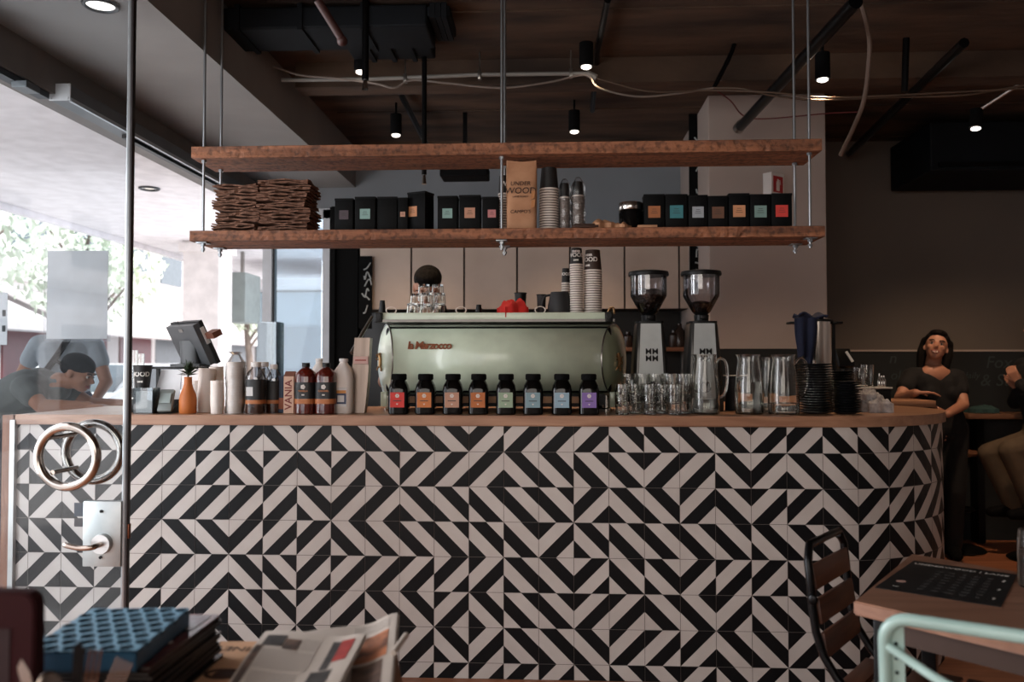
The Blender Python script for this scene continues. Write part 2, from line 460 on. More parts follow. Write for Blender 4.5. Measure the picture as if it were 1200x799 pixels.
# glazed door in the back wall at the street corner
xd0, xd1 = XX(308, BACK), XX(388, BACK)
dr = bpy.data.objects.new('door_2', None); COL.objects.link(dr); dr['kind'] = 'structure'
b = B()
for x, w in ((xd0+.03, .075), (xd1-.035, .075)): b.box((x, BACK+.02, 1.3), (w, .06, 2.6))
b.box(((xd0+xd1)/2, BACK+.02, 2.57), (xd1-xd0, .06, .08)); b.box(((xd0+xd1)/2, BACK+.02, .1), (xd1-xd0, .06, .2))
b.build('door_frame', mat('white_aluminium', 'cfd3d8', .4), dr, smooth=False)
b = B(); b.box(((xd0+xd1)/2, BACK+.02, 1.37), (xd1-xd0-.15, .008, 2.33)); b.build('door_pane', glass_pane('bluish_glass', (.70, .80, .86), .1), dr, smooth=False)
b = B(); b.box((xd0+.085, BACK+.015, 1.37), (.018, .05, 2.33)); b.build('gasket', M['black'], dr, smooth=False)
# black panel between the glazed door and the cupboards
x0, x1 = XX(388, BACK-.05), XX(421, BACK-.05)
b = B(); b.box(((x0+x1)/2, BACK-.06, 1.3), (x1-x0, .12, 2.6)); b.box((x0+.035, BACK-.13, 1.3), (.03, .03, 2.6))
struct('trim_3', b, mat('black_panel_paint', '0a0a0a', .7, spec=.12))

# counter-end timber post that closes the servery opening
p = at(11, 560, Y=.02)
b = B(); b.box((p.x+.005, .03, .56), (.05, .07, 1.12)); b.mi = 1; b.box((p.x+.038, .0, .55), (.022, .05, 1.10)); struct('trim_4', b, [wood('post_wood', '8a5f47', '6d4633', .5, 2), mat('post_aluminium', 'b9bab8', .4, .4)])

# header track box of the folding windows
t = thing('window_track', 'long silver aluminium track box under the street header, its square end cap facing the room', 'window track', (0, 0, 0))
tl = mat('track_aluminium', '63676a', .45, .4); tlb = mat('track_lip', 'b5b9bc', .35, .6)
yt = -3.68 + 3.86
b = B(); b.box((-2.31, (yt+BACK)/2, 2.62), (.10, BACK-yt, .075), bev=.004)
b.build('channel', tl, t, smooth=False)
B().box((-2.262, (yt+BACK)/2, 2.585), (.014, BACK-yt, .018)).build('lip', tlb, t, smooth=False)
b = B(); b.box((-2.31, yt-.004, 2.62), (.104, .008, .08), bev=.002)
for dx in (-.04, .04):
    for dz in (-.03, .03): b.cone((-2.31+dx, yt-.012, 2.62+dz), (-2.31+dx, yt-.008, 2.62+dz), .005, seg=10)
b.build('end_cap', mat('end_cap_white', 'cfd0d2', .4), t)
b = B(); b.box((-2.31, (yt+BACK)/2+.3, 2.575), (.03, BACK-yt-.6, .02)); b.build('runner', M['black'], t, smooth=False)
t = thing('window_rail', 'dark folding window rail under the header nearest the open glass door', 'window rail', (0, 0, 0))
b = B(); b.box((-2.37, -.9, 2.60), (.05, 2.1, .04)); b.build('rail', mat('dark_rail', '3b3f44', .5, .5), t, smooth=False)
for y in (-.4, -.05): B().box((-2.33, y, 2.57), (.07, .10, .03), bev=.003).build('roller', tl, t, smooth=False)

# ------------------------------------------------------------------ outside
pave = mat('street_paving', 'cfcac6', .9, col2='c2bdb9', nscale=3)
struct('pavement', B().box((-5.5, 5, -.06), (6.2, 60, .1)), pave)
struct('road', B().box((-25, 5, -.12), (33, 70, .1)), mat('asphalt', '8d8b8c', .95, col2='7d7b7c', nscale=5))
soff = mat('soffit_white', 'f0ecee', .8)
b = B(); b.box(((-2.43-4.9)/2, 4.5, 2.85), (2.45, 17, .12)); b.box((-4.93, 4.5, 2.83), (.06, 17, .2)); struct('awning_soffit', b, soff)
def downlight(px, py, z, lab, r=.055, glow=None):
    p = at(px, py, Z=z); o = thing('recessed_downlight', lab, 'downlight', (p.x, p.y, z))
    bb = B(); bb.torus((0, 0, -.004), r, .009); bb.build('bezel', mat('bezel_dark', '3c3f42', .4, .5), o)
    bb = B(); bb.lathe([(r, -.004), (r*.55, .028), (.001, .028)]); bb.build('reflector', M['steelh'], o)
    k_ = .95 if glow else .5; bb = B(); bb.lathe([(r*k_, -.004), (r*k_*.9, .012), (.001, .014)]); bb.build('bulb', lamp_face('soft_lamp' if not glow else 'bright_lamp', 'fff6ee', glow or 1.1), o)
downlight(175, 220.5, 2.787, 'round recessed downlight with dark rim in the white awning soffit outside', .075)
# buildings on the far side of the street
fm = mat('facade_white', 'e6e1df', .85, col2='dcd6d4', nscale=1); win = mat('window_dark_blue', '5d666c', .2)
def facade(name, label, y0, y1, h, X0, nwin, aw=None, dep=5, wm=None, sf='6f7478'):
    o = thing(name, label, 'building', (X0, (y0+y1)/2, -.07)); W = y1-y0
    bb = B(); bb.box((-dep/2, 0, h/2), (dep, W, h)); bb.build('wall', wm or fm, o, smooth=False)
    bb = B(); bb.box((.08, 0, 3.6), (.3, W, .22)); bb.box((.05, 0, h+.1), (.5, W+.1, .25)); bb.build('cornice', mat('cornice_grey', 'c4c0be', .8), o, smooth=False)
    for k in range(nwin):
        y = -W/2 + W*(k+.5)/nwin
        bb = B(); bb.box((.02, y, 5.0), (.08, W/nwin*.5, 1.5)); bb.build('window', win, o, smooth=False)
        bb = B(); bb.box((.02, y, 1.4), (.08, W/nwin*.72, 2.3)); bb.build('shopfront', mat('shop_front_'+sf, sf, .3), o, smooth=False)
    if aw:
        bb = B(); V = [(0, -W/2, 3.3), (0, W/2, 3.3), (1.8, W/2, 2.5), (1.8, -W/2, 2.5), (1.8, W/2, 2.2), (1.8, -W/2, 2.2)]
        V = [Vector(v) for v in V] + [Vector(v) + Vector((-.03, 0, -.04)) for v in V]
        bb.faces(V, [(0,1,2,3), (3,2,4,5), (7,6,9,8), (9,11,10,8), (0,3,9,6), (1,7,8,2), (3,5,11,9), (2,8,10,4), (0,6,7,1), (5,4,10,11)])
        bb.build('awning', mat('awning_'+aw, aw, .8), o, smooth=False)
facade('street_building', 'white street building with a long shop awning, seen over the bending man', 6, 15.5, 7.5, -13.5, 4, 'b7b2b2')
facade('street_building', 'white building with dark red shopfronts across the street, seen left of the till', 15.7, 24, 6.8, -13.2, 3, 'd2c9c7', sf='6b2c30')
facade('street_building', 'unseen tall pale block added left of the view to keep sky reflections off the glass door', -24, -4.2, 12, -13.5, 5, None)  # unseen block, added to stop sky reflections in the open glass door
facade('street_building', 'pale building beyond the till with a grey blind', 24.3, 44, 8, -13.6, 6, 'c9c4c4')
facade('street_building', 'pale low block across the street at the far left edge', -4, 5.8, 5.5, -14, 3, None)
# backdrop block at street end, seen through the back glass door
o = thing('street_kiosk', 'pale blue-grey kiosk seen through the glass door behind the syrup bottles', 'kiosk', (-3.0, 9.0, -.02))
b = B(); b.box((0, 0, 1.2), (2.4, 1.6, 2.4), bev=.03); b.build('body', mat('kiosk_blue', '9fb0ba', .7), o, smooth=False)
b = B(); b.box((0, -.82, 1.5), (1.8, .05, .8)); b.build('window', mat('kiosk_window', '62727c', .3), o, smooth=False)
b = B(); b.box((0, -.2, 2.48), (2.7, 2.3, .1)); b.build('roof', soff, o, smooth=False)
# street column and hanging sign box
p = at(243, 400, Y=6.2)
o = thing('street_column', 'broad white square column standing on the pavement behind the till', 'column', (p.x, 6.2, -.01))
b = B(); b.box((0, 0, 1.4), (.42, .42, 2.8)); b.box((0, 0, .1), (.5, .5, .2), bev=.01); b.box((0, 0, 2.72), (.5, .5, .1)); b.build('shaft', mat('column_white', 'e9e4e2', .8), o, smooth=False)
p = at(284, 350, Y=7.0)
o = thing('sign_box', 'plain grey box sign hanging outside beside the white column', 'sign', (p.x, 7.0, p.z))
b = B(); b.box((0, 0, 0), (.28, .55, .62), bev=.01); b.build('box', mat('sign_grey', '8d9694', .6), o, smooth=False)
b = B(); b.box((0, 0, (2.79-p.z)/2+.155), (.04, .04, 2.79-p.z-.31)); b.build('hanger', M['steel'], o, smooth=False)
# trees
def tree(X0, Y0, h, r, label, seed):
    rnd = random.Random(seed); o = thing('street_tree', label, 'tree', (X0, Y0, -.07))
    bb = B(); bb.tube(curve_pts([(0, 0, 0), (.05, .03, h*.3), (-.04, 0, h*.55), (.03, .05, h*.8)], 5), .13, 9, taper=lambda t: 1-.6*t)
    for k in range(7):
        a = k*.9; bb.tube([(0, 0, h*(.4+.05*k)), (r*.6*cos(a), r*.6*sin(a), h*(.62+.04*k))], .045, 6, taper=lambda t: 1-.6*t)
    bb.build('trunk', mat('bark', '6e625a', .9), o)
    bb = B()
    for k in range(1500):
        a, e, q = rnd.random()*2*pi, rnd.uniform(-1, 1), rnd.random()**.4
        c = Vector((r*q*cos(a)*sqrt(1-e*e), r*q*sin(a)*sqrt(1-e*e), h*.72+r*.85*e*q))
        if rnd.random() < .35 and sin(c.x*3.1+seed)*cos(c.y*2.7)*sin(c.z*3.3) > 0: continue
        R = Euler((rnd.random()*6, rnd.random()*6, rnd.random()*6)).to_matrix(); s_ = rnd.uniform(.07, .13)
        bb.faces([c + R @ Vector(v) for v in ((-s_, 0, 0), (0, -s_*.5, 0), (s_, 0, 0), (0, s_*.5, 0))], [(0,1,2,3)])
    bb.build('foliage', mat('street_leaves', 'd3dacb', .7, col2='b4bfa9', nscale=1), o, smooth=False, recalc=False)
tree(-8.6, 7.4, 5.2, 1.9, 'leafy street tree seen left of the white poster', 3)
tree(-9.0, 12.2, 4.8, 1.5, 'leafy street tree seen above the white poster', 5)
tree(-8.8, 20.5, 4.6, 1.2, 'thin leafy street tree left of the white column', 8)
# parked cars
def car(X0, Y0, col, label, rz=0):
    o = thing('parked_car', label, 'car', (X0, Y0, -.07), rz)
    prof = [(-2.1, .35), (-2.15, .75), (-1.95, .95), (-1.1, 1.02), (-.45, 1.42), (.75, 1.45), (1.5, 1.05), (2.1, .98), (2.2, .6), (2.15, .35)]
    Mx = Matrix.Rotation(radians(90), 4, 'Z') @ Matrix.Rotation(radians(90), 4, 'X')
    bb = B(); bb.prism(prof, -.85, .85, Mx, bev=.06); bb.build('body', mat('car_'+col, col, .25, .1, coat=.8), o)
    g = [(-.98, 1.03), (-.43, 1.36), (.7, 1.39), (1.3, 1.05)]
    bb = B(); bb.prism(g, -.875, .875, Mx); bb.build('side_glass', mat('car_glass', '3c474d', .1), o, smooth=False)
    bb = B(); bb.box((0, -.82, 1.19), (1.35, .86, .02), rot=(radians(31), 0, 0)); bb.build('windscreen', mat('car_glass', '3c474d', .1), o, smooth=False)
    for y in (-1.35, 1.35):
        for x in (-.82, .82):
            bb = B(); bb.cone((x-.1, y, .32), (x+.1, y, .32), .32, seg=20); bb.mi = 1; bb.cone((x-.105, y, .32), (x+.105, y, .32), .18, seg=16)
            bb.build('wheel', [M['matteblack'], M['steel']], o)
    for x in (-.6, .6):
        bb = B(); bb.ball((x, -2.1, .72), (.16, .08, .09)); bb.build('headlamp', M['steelh'], o)
car(-6.6, 8.6, 'dcdcde', 'white parked car in the street beyond the bending man')
car(-9.6, 5.6, '4a5055', 'dark grey parked car at the left edge of the street')
car(-9.6, 16.5, '9aa0a6', 'silver parked car farther down the street')

# ------------------------------------------------------------------ ceiling services
ducts = thing('air_duct', 'large black air-conditioning duct hanging under the ceiling at the top centre', 'duct', (0, 0, 0))
def duct_at(px0, px1, py, Y, z0, z1, dy, par, nm='duct_run'):
    xa, xb = XX(px0, Y, py), XX(px1, Y, py); bb = B(); bb.box(((xa+xb)/2, Y+dy/2, (z0+z1)/2), (xb-xa, dy, z1-z0), bev=.01)
    for k in range(1, 4):
        x = xa+(xb-xa)*k/4; bb.box((x, Y+dy/2, (z0+z1)/2), (.025, dy+.02, z1-z0+.02))
    bb.build(nm, darkduct, par, smooth=False)
duct_at(205, 500, 40, .35, ZZ(33, .35, 350), 3.08, .30, ducts)
duct_at(500, 527, 30, .35, ZZ(20, .35, 450), 3.07, .28, ducts, 'branch_box')
t = thing('cassette_unit', 'dark boxed fan unit hanging left of the centre rod above the shelf', 'air unit', (0, 0, 0))
duct_at(402, 503, 47, .68, ZZ(50, .68, 450), 3.09, .25, t, 'housing')
def pipe(name, label, cat, P, r, m, seg=8, smooth=True, group=None):
    o = B().tube(P, r, seg).build(name, m); tag(o, label, cat, group); return o
def on(px, py, Y): return at(px, py, Y=Y)
# thick black brace descending from upper right to the pillar
o = thing('black_pipe', 'thick black steel pipe slanting from the ceiling down to the pillar top', 'pipe')
b = B(); b.tube([on(1003, 2, -.1), on(868, 148, 1.55)], .03, 12); b.build('tube', M['blackm'], o)
b = B(); b.cone(on(869, 146, 1.55), on(865, 151, 1.6), .034, seg=14); b.build('cap', M['steel'], o)
o = thing('red_pipe', 'thin maroon pipe dropping through the black duct at the top', 'pipe')
B().tube([on(372, 0, -.95), on(392, 32, -.9), on(401, 47, -.88)], .014, 10).build('tube', mat('maroon_pipe', '341917', .5), o)
B().ball(on(401, 48, -.88), .018).build('cap', mat('maroon_pipe', '341917', .5), o)
# conduit, white pipe with clips
o = thing('white_conduit', 'straight white conduit clipped across the ceiling above the shelf', 'conduit')
b = B(); Yc = 1.05; b.tube([on(330, 94, Yc), on(440, 92.5, Yc), on(560, 87.5, Yc), on(690, 86, Yc)], .011, 10); b.tube([on(688, 86, Yc), on(699, 91, Yc)], .018, 10)
b.build('tube', mat('conduit_white', '8d8a85', .5), o)
for px, py in ((475, 92), (562, 88), (669, 86)):
    p = on(px, py, Yc); B().box(p, (.02, .03, .05), bev=.003).build('clip', M['steel'], o)
    B().cone(p, (p.x, p.y, CEIL+.01), .004, seg=6).build('drop_rod', M['steel'], o)
pipe('white_cable', 'loose white cable sagging below the white conduit', 'cable', curve_pts([on(320, 78, 1.0), on(352, 88, 1.0), on(395, 92, 1.0), on(440, 98, 1.0), on(462, 103, 1.0), on(482, 94, 1.02), on(520, 97, 1.0), on(585, 103, 1.0), on(640, 97, 1.0), on(686, 88, 1.0), on(702, 103, .98), on(745, 113, .98), on(790, 110, .98), on(836, 103, .98)], 6), .006, mat('cable_white', '7d7169', .6))
pipe('beige_cable', 'long beige cable running from the pillar top to the right edge', 'cable', curve_pts([on(836, 103, .98), on(870, 104, .9), on(905, 112, .9), on(960, 117, .9), on(1040, 114, .9), on(1120, 112, .9), on(1160, 107, .9), on(1210, 98, .9)], 6), .0055, mat('cable_beige', '5c4b3e', .6))
pipe('beige_cable', 'second beige cable just below the first, nearer the hanging hose', 'cable', curve_pts([on(700, 92, .95), on(760, 107, .95), on(832, 106, .95), on(900, 108, .85), on(970, 114, .85), on(1060, 111, .85), on(1210, 103, .85)], 6), .0045, mat('cable_beige', '5c4b3e', .6))
pipe('red_cable', 'thin red cable crossing the top of the pillar', 'cable', curve_pts([on(838, 105, 1.5), on(856, 118, 1.6), on(872, 136, 1.75), on(900, 139, 1.75), on(968, 133, 1.75), on(1010, 131, 1.7)], 6), .004, mat('cable_red', '6d2a2c', .6))
pipe('hanging_hose', 'pale brown hose hanging in a long curve at the upper right', 'hose', curve_pts([on(1008, 0, .3), on(1016, 30, .3), on(1019, 60, .3), on(1013, 115, .4), on(1000, 150, .5), on(985, 182, .6)], 6), .011, mat('hose_tan', '5f4c41', .6))
pipe('ceiling_pipe', 'black pipe crossing the concrete behind the first spotlight', 'pipe', [on(440, 52, 1.0), on(500, 170, 2.6)], .02, M['blackm'])
pipe('ceiling_pipe', 'black pipe along the ceiling at the right of the centre rod', 'pipe', [on(712, 0, .3), on(700, 60, 1.0), on(694, 130, 2.0)], .016, M['blackm'])
pipe('ceiling_pipe', 'short black pipe rising from the cables left of the pillar', 'pipe', curve_pts([on(836, 104, 1.0), on(858, 60, 1.0), on(862, 40, 1.0), on(878, 30, .9), on(890, 5, .6)], 4), .012, M['blackm'])
pipe('ceiling_pipe', 'dark drop pipe at the upper right with a paint-flecked end', 'pipe', [on(1062, 45, .8), on(1060, 108, .8)], .018, M['blackm'])
pipe('ceiling_pipe', 'long dark pipe at the top right sloping to the far wall', 'pipe', [on(1130, 50, .6), on(995, 180, 2.9)], .025, M['blackm'])
o = thing('dark_bulkhead', 'black bulkhead box under the ceiling in the far right room', 'bulkhead', (0, 0, 0))
b = B(); xa = XX(1090, 2.3, 170); b.box(((xa+4.45)/2, 2.65, 2.85), (4.45-xa, .7, .34), bev=.01); b.build('box', darkduct, o, smooth=False)
b = B(); b.box(((xa+4.45)/2, 2.29, 2.72), (4.45-xa-.1, .03, .03)); b.build('lip', M['blackm'], o, smooth=False)
o = thing('hanging_speaker', 'dark hanging box speaker with a small ring below, behind the top shelf', 'speaker')
p = on(545, 203, 2.2); b = B(); b.box((p.x, p.y, p.z), (.33, .2, .08), bev=.01); b.build('housing', M['matteblack'], o, smooth=False)
B().box((p.x, p.y, (p.z+.04+CEIL)/2), (.03, .03, CEIL-p.z-.04)).build('stem', M['blackm'], o, smooth=False)
p = on(497, 205, .9); o = thing('sprinkler_drop', 'short black drop pipe with a steel sprinkler tip under the top shelf', 'sprinkler')
B().cone((p.x, p.y, p.z), (p.x, p.y, CEIL), .014).build('pipe', M['blackm'], o); B().cone((p.x, p.y, p.z), (p.x, p.y, p.z-.05), .008, .014).build('tip', M['steelh'], o)
p = on(428, 94, .35); o = thing('sprinkler_drop', 'black drop pipe with a steel sprinkler tip beside the top left spotlight', 'sprinkler')
B().cone((p.x, p.y, p.z), (p.x, p.y, CEIL), .017).build('pipe', M['blackm'], o); B().cone((p.x, p.y, p.z), (p.x, p.y, p.z-.045), .009, .016).build('tip', M['steelh'], o)

# spotlights: black cylinders, lit face below
def spot(px, ptop, pbot, Y, label, watt=60, tilt=None):
    p = at(px, pbot, Y=Y); h = (pbot-ptop)*sc(Y); r = .0385
    o = thing('ceiling_spotlight', label, 'spotlight', (p.x, p.y, p.z), 0, 'black ceiling spotlights')
    b = B(); b.lathe([(r*.9, .004), (r, 0), (r, h), (r*.96, h+.003)]); b.build('housing', M['matteblack'], o)
    B().cone((0, 0, h), (0, 0, CEIL-p.z), .008).build('stem', M['blackm'], o)
    B().lathe([(r*.72, .001), (r*.72, -.006), (r*.45, -.012)]).build('lens', lamp_face('spot_lens', 'fff3e6', 5), o)
    l = bpy.data.lights.new('spot', 'SPOT'); l.energy = watt; l.color = (1, .70, .45); l.spot_size = radians(95); l.spot_blend = .8; l.shadow_soft_size = .04
    lo = bpy.data.objects.new('spot', l); COL.objects.link(lo); lo.location = (p.x, p.y, p.z-.02)
spot(423, 55, 84, .95, 'black cylinder spotlight beside the sprinkler pipe at the upper left')
spot(687, 48, 78, .95, 'black cylinder spotlight at the right end of the white conduit')
spot(464, 134, 158, 1.95, 'black cylinder spotlight just above the top shelf, left one')
spot(673, 130, 154, 1.95, 'black cylinder spotlight just above the top shelf, right of the centre rod')
spot(964, 63, 93, .85, 'black cylinder spotlight near the right shelf rods')
p = at(1143, 151, Y=1.6)
o = thing('ceiling_spotlight', 'black spotlight angled on a steel arm in the far right room', 'spotlight', p)
b = B(); b.cone((0, 0, .005), (.015, .01, .12), .04, .035, 20); b.build('housing', M['matteblack'], o)
B().ball((0, -.005, .0), (.028, .028, .012)).build('lens', lamp_face('spot_lens', 'fff3e6', 5), o)
l = bpy.data.lights.new('spot', 'SPOT'); l.energy = 85; l.color = (1, .66, .42); l.spot_size = radians(110); l.spot_blend = .8; l.shadow_soft_size = .05
lo = bpy.data.objects.new('spot', l); COL.objects.link(lo); lo.location = (p.x-.01, p.y-.01, p.z-.03); lo.rotation_euler = (radians(10), radians(-14), 0)
q = at(1205, 92, Y=1.4); B().tube([(.015, .01, .11), (q.x-p.x, q.y-p.y, q.z-p.z)], .012, 8).build('arm', M['steel'], o)
downlight(118, 5, 2.779, 'small round downlight glowing in the beam soffit at the top left', .062, 3.5)

# ================================================================== the bar
ZT = 1.124                                   # worktop surface
TX0 = XX(19, 0, 560); TC = [XX(590.3, 0, 610) + .15*(k-15) for k in range(30)]
XC, RA = TC[24] + .02, .73                   # where the front starts to curve, radius
S0 = XC - TX0; SARC = pi*RA
def path(s):
    """front of the bar: straight, half round, straight back; returns point and outward normal"""
    if s < S0: return Vector((TX0+s, 0, 0)), Vector((0, -1, 0))
    if s < S0+SARC:
        a = (s-S0)/RA; return Vector((XC+RA*sin(a), RA-RA*cos(a), 0)), Vector((sin(a), -cos(a), 0))
    return Vector((XC-(s-S0-SARC), 2*RA, 0)), Vector((0, 1, 0))
ROT = ["cabbcadc","ddcdcdca","aadbdccb","dcacacda","cccccacd","cccdccda","cacdccbc","adccdbba","baaabdac","abdccada",
 "dccbaaad","dbcbadbc","dcdbadaa","dcdbcadc","ccbdadaa","adbbdbdc","adbadbda","abcdcadd","dbdbbaab","badbdbab",
 "baabcbca","bdbbaadd","acadcddc","cdcdbdab","bddddd"+"bd","ddcaabcc","acabaadc","bdcdcbad","cbcdacba"]
rt = random.Random(11)
while len(ROT) < 44: ROT.append(''.join(rt.choice('abcd') for _ in range(8)))
def clip(poly, keep):      # Sutherland-Hodgman on one half plane; keep = (axis, value, sign)
    ax, v, sg = keep; out = []
    for i, p in enumerate(poly):
        q = poly[(i+1) % len(poly)]; a, c = (p[ax]-v)*sg >= 0, (q[ax]-v)*sg >= 0
        if a: out.append(p)
        if a != c:
            t = (v-p[ax])/(q[ax]-p[ax]); out.append((p[0]+t*(q[0]-p[0]), p[1]+t*(q[1]-p[1])))
    return out
REG = [([(0,0),(.5,0),(0,.5)], 1), ([(.5,0),(1,0),(0,1),(0,.5)], 0), ([(1,0),(1,.5),(.5,1),(0,1)], 1), ([(1,.5),(1,1),(.5,1)], 0)]
FL = {'d': lambda u, v: (u, v), 'b': lambda u, v: (1-u, 1-v), 'c': lambda u, v: (1-u, v), 'a': lambda u, v: (u, 1-v)}
tb = B(); ztop0 = .968; g = .007; ZC = 1.078
sk0 = TC[0] - TX0
send = S0+SARC+.55
for k in range(44):
    for r in range(8):
        z0 = ztop0 - .15*r          # bottom edge of row r
        for poly, c in REG:
            P = [FL[ROT[k][r]](*p) for p in poly]
            P = [(g+(1-2*g)*u, g+(1-2*g)*v) for u, v in P]
            P = [(sk0+.15*(k)+.15*u, z0+.15*v) for u, v in P]
            P = clip(P, (0, 0, 1)); P = clip(P, (1, .002, 1)) if P else P; P = clip(P, (1, ZC, -1)) if P else P
            P = clip(P, (0, send, -1)) if P else P
            if len(P) < 3: continue
            tb.mi = c
            # curved part: cut each piece into slivers so that it follows the curve
            sm, sM = min(p[0] for p in P), max(p[0] for p in P); nn = 3 if sM > S0 else 1
            for q in range(nn):
                Q = clip(P, (0, sm+(sM-sm)*q/nn, 1)) if nn > 1 else P
                Q = clip(Q, (0, sm+(sM-sm)*(q+1)/nn, -1)) if nn > 1 and Q else Q
                if len(Q) < 3: continue
                V = []
                for s_, z in Q:
                    p, n = path(s_); V.append((p.x+n.x*.003, p.y+n.y*.003, z))
                tb.face(V)
t_white = mat('tile_white_glaze', 'c2bab4', .42, col2='b9b0aa', nscale=6, spec=.35)
t_black = mat('tile_black_glaze', '0c0d0f', .42, col2='121315', nscale=6, spec=.22)
bar = thing('bar_counter', 'long bar front clad in black and white chevron tiles with a rounded right end', 'bar counter', (0, 0, 0))
tb.build('tile_cladding', [t_white, t_black], bar, smooth=False, recalc=False)
outline = []
NS = 60
for i in range(NS+1):
    s_ = (S0+SARC+.55)*i/NS; outline.append(path(s_))
# exact: straight run then arc samples
def counter_poly(off, back=.78):
    P = [(TX0, -off)]
    for i in range(41):
        a = pi*i/40; P.append((XC+(RA+off)*sin(a), RA-(RA+off)*cos(a)))
    P += [(XC-.5, 2*RA+off), (XC-.5, back), (TX0, back)]
    return P
B().prism(counter_poly(0), 0.0, 1.079).build('carcass', mat('tile_grout', '6d6560', .9), bar, smooth=False)
# kick line of floor-coloured timber under the tiles is the floor itself; the worktop lies on the carcass
wt = wood('worktop_oak', 'a98064', '8a6149', .38, 0, 3, .08)
b = B(); b.prism(counter_poly(.018, .79), 1.080, ZT, bev=.004)
wk = b.build('worktop', wt, None, ang=50)
tag(wk, 'light timber worktop with a rounded right end lying on the tiled bar', 'worktop')

# ------------------------------------------------------------------ hanging shelf
YS, DS = .05, .28
zu0, zu1, zl0, zl1 = ZZ(180.5, YS), ZZ(167, YS), ZZ(279.5, YS), ZZ(267.5, YS)
shelf_m = wood('rough_sawn_shelf', '9a6344', '4a2a1c', .7, 0, 3.0, .4, saw=.48, lo=.2, hi=.62)
sh = thing('hanging_shelf', 'two rough brown timber boards hung one above the other on steel rods over the bar', 'shelf', (0, 0, 0))
def board(x0, x1, z0, z1, seed):
    rnd = random.Random(seed); n = 150; bb = B(); rings = []
    for i in range(n+1):
        x = x0+(x1-x0)*i/n; j = lambda a: rnd.uniform(-a, a)
        w = .002*sin(x*9)+.0015*sin(x*31)
        e = .005 if rnd.random() < .1 else .0
        pts = [(YS+j(.001)+e, z0+e+j(.0012)), (YS+.002+j(.001), (z0+z1)/2+w), (YS+.001+j(.001)+e*.5, z1-.001+j(.0012)-e*.4), (YS+.004, z1+.001), (YS+DS, z1), (YS+DS, z0), (YS+.006, z0)]
        rings.append([bb.bm.verts.new((x, p[0], p[1])) for p in pts])
    for A, C_ in zip(rings, rings[1:]):
        for k in range(7): bb.bm.faces.new([A[k], C_[k], C_[(k+1) % 7], A[(k+1) % 7]])
    bb.bm.faces.new(rings[0]); bb.bm.faces.new(rings[-1][::-1])
    return bb.build('board', shelf_m, sh, smooth=False)
board(XX(224, YS, 182), XX(963.5, YS, 170), zu0, zu1, 1)
board(XX(222, YS, 278), XX(967, YS, 270), zl0, zl1, 2)
yf, yb = YS+.04, YS+.225
for px, Y in ((238.5, yf), (258.5, yb), (588, yf), (591.5, yb), (949, yf), (931.5, yb)):
    x = XX(px, Y, 230)
    ro = B().cone((x, Y, zl0-.045), (x, Y, CEIL+.02), .0062, seg=10).build('rod', M['rod'], sh)
    B().box((x, Y, zl0-.004), (.05, .05, .006), bev=.001).build('washer_plate', M['rod'], ro)
    for z in (zl0-.006, zu0): B().cone((x, Y, z-.012), (x, Y, z-.0005), .012, seg=6).build('nut', M['rod'], ro)
    B().cone((x, Y, zl0-.038), (x, Y, zl0-.028), .010, seg=6).build('nut', M['rod'], ro)

# coffee boxes on the lower board
ZL = zl1 + .0015
LC = dict(purple='4e4248', teal='8fb3ac', plain=None, peach='c99880', orange='d3946a', tealdark='3f7f86', grey='a3a8ad', brown='6e4c3a', rust='a9683f', sage='7e9a93', red='d8443c', pink='c77f7f', salmon='c89277')
def coffee_box(px0, px1, ptop, col, lab, rz=0, Y=.11, depth=.075, lx=.5, lw=.5, lh=.075):
    s_ = sc(Y); w = (px1-px0)*s_; h = ZZ(ptop, Y, px0) - ZL; xc = XX((px0+px1)/2, Y, 250)
    o = thing('coffee_box', lab, 'coffee box', (xc, Y+depth/2, ZL), rz, 'black coffee boxes on the lower shelf board')
    bb = B(); bb.box((0, 0, h/2), (w, depth, h), bev=.003); bb.box((0, 0, h+.001), (w+.003, depth+.003, .010), bev=.002)
    bb.build('carton', M['boxblack'], o)
    if col:
        lw_ = w*lw; bb = B(); bb.box((w*(lx-.5), -depth/2-.0012, h*.52), (lw_, .001, lw_*.98)); bb.mi = 1
        for k in range(3): bb.box((w*(lx-.5), -depth/2-.002, h*.52-lw_*(.1-.16*k)), (lw_*(.55-.1*k), .0006, lw_*.035))
        bb.build('label', [mat('box_label_'+col, LC[col], .6), mat('label_print_dark', '3b3634', .6)], o, smooth=False)
    return o
coffee_box(392, 414, 234, 'purple', 'black coffee box with a dark purple-grey label, first in the left row')
coffee_box(415.5, 440, 232, 'teal', 'black coffee box with a pale teal label in the left row')
coffee_box(442, 465.5, 232, None, 'plain black coffee box without a label in the left row')
coffee_box(466, 478, 233, 'peach', 'narrow black box with a peach label tucked beside the tallest box')
coffee_box(479, 504, 226, 'orange', 'tallest black box of the left row, turned aside with an orange label', radians(-24), lx=.3, lw=.5)
coffee_box(512.5, 536, 231, 'teal', 'black coffee box with a teal label, left one of the trio before the rod', Y=.12)
coffee_box(538, 563, 230, 'salmon', 'black coffee box with a salmon label, middle of the trio before the rod', Y=.12)
coffee_box(565, 584, 232, 'pink', 'black coffee box with a pink label next to the centre rod', Y=.12, lx=.6)
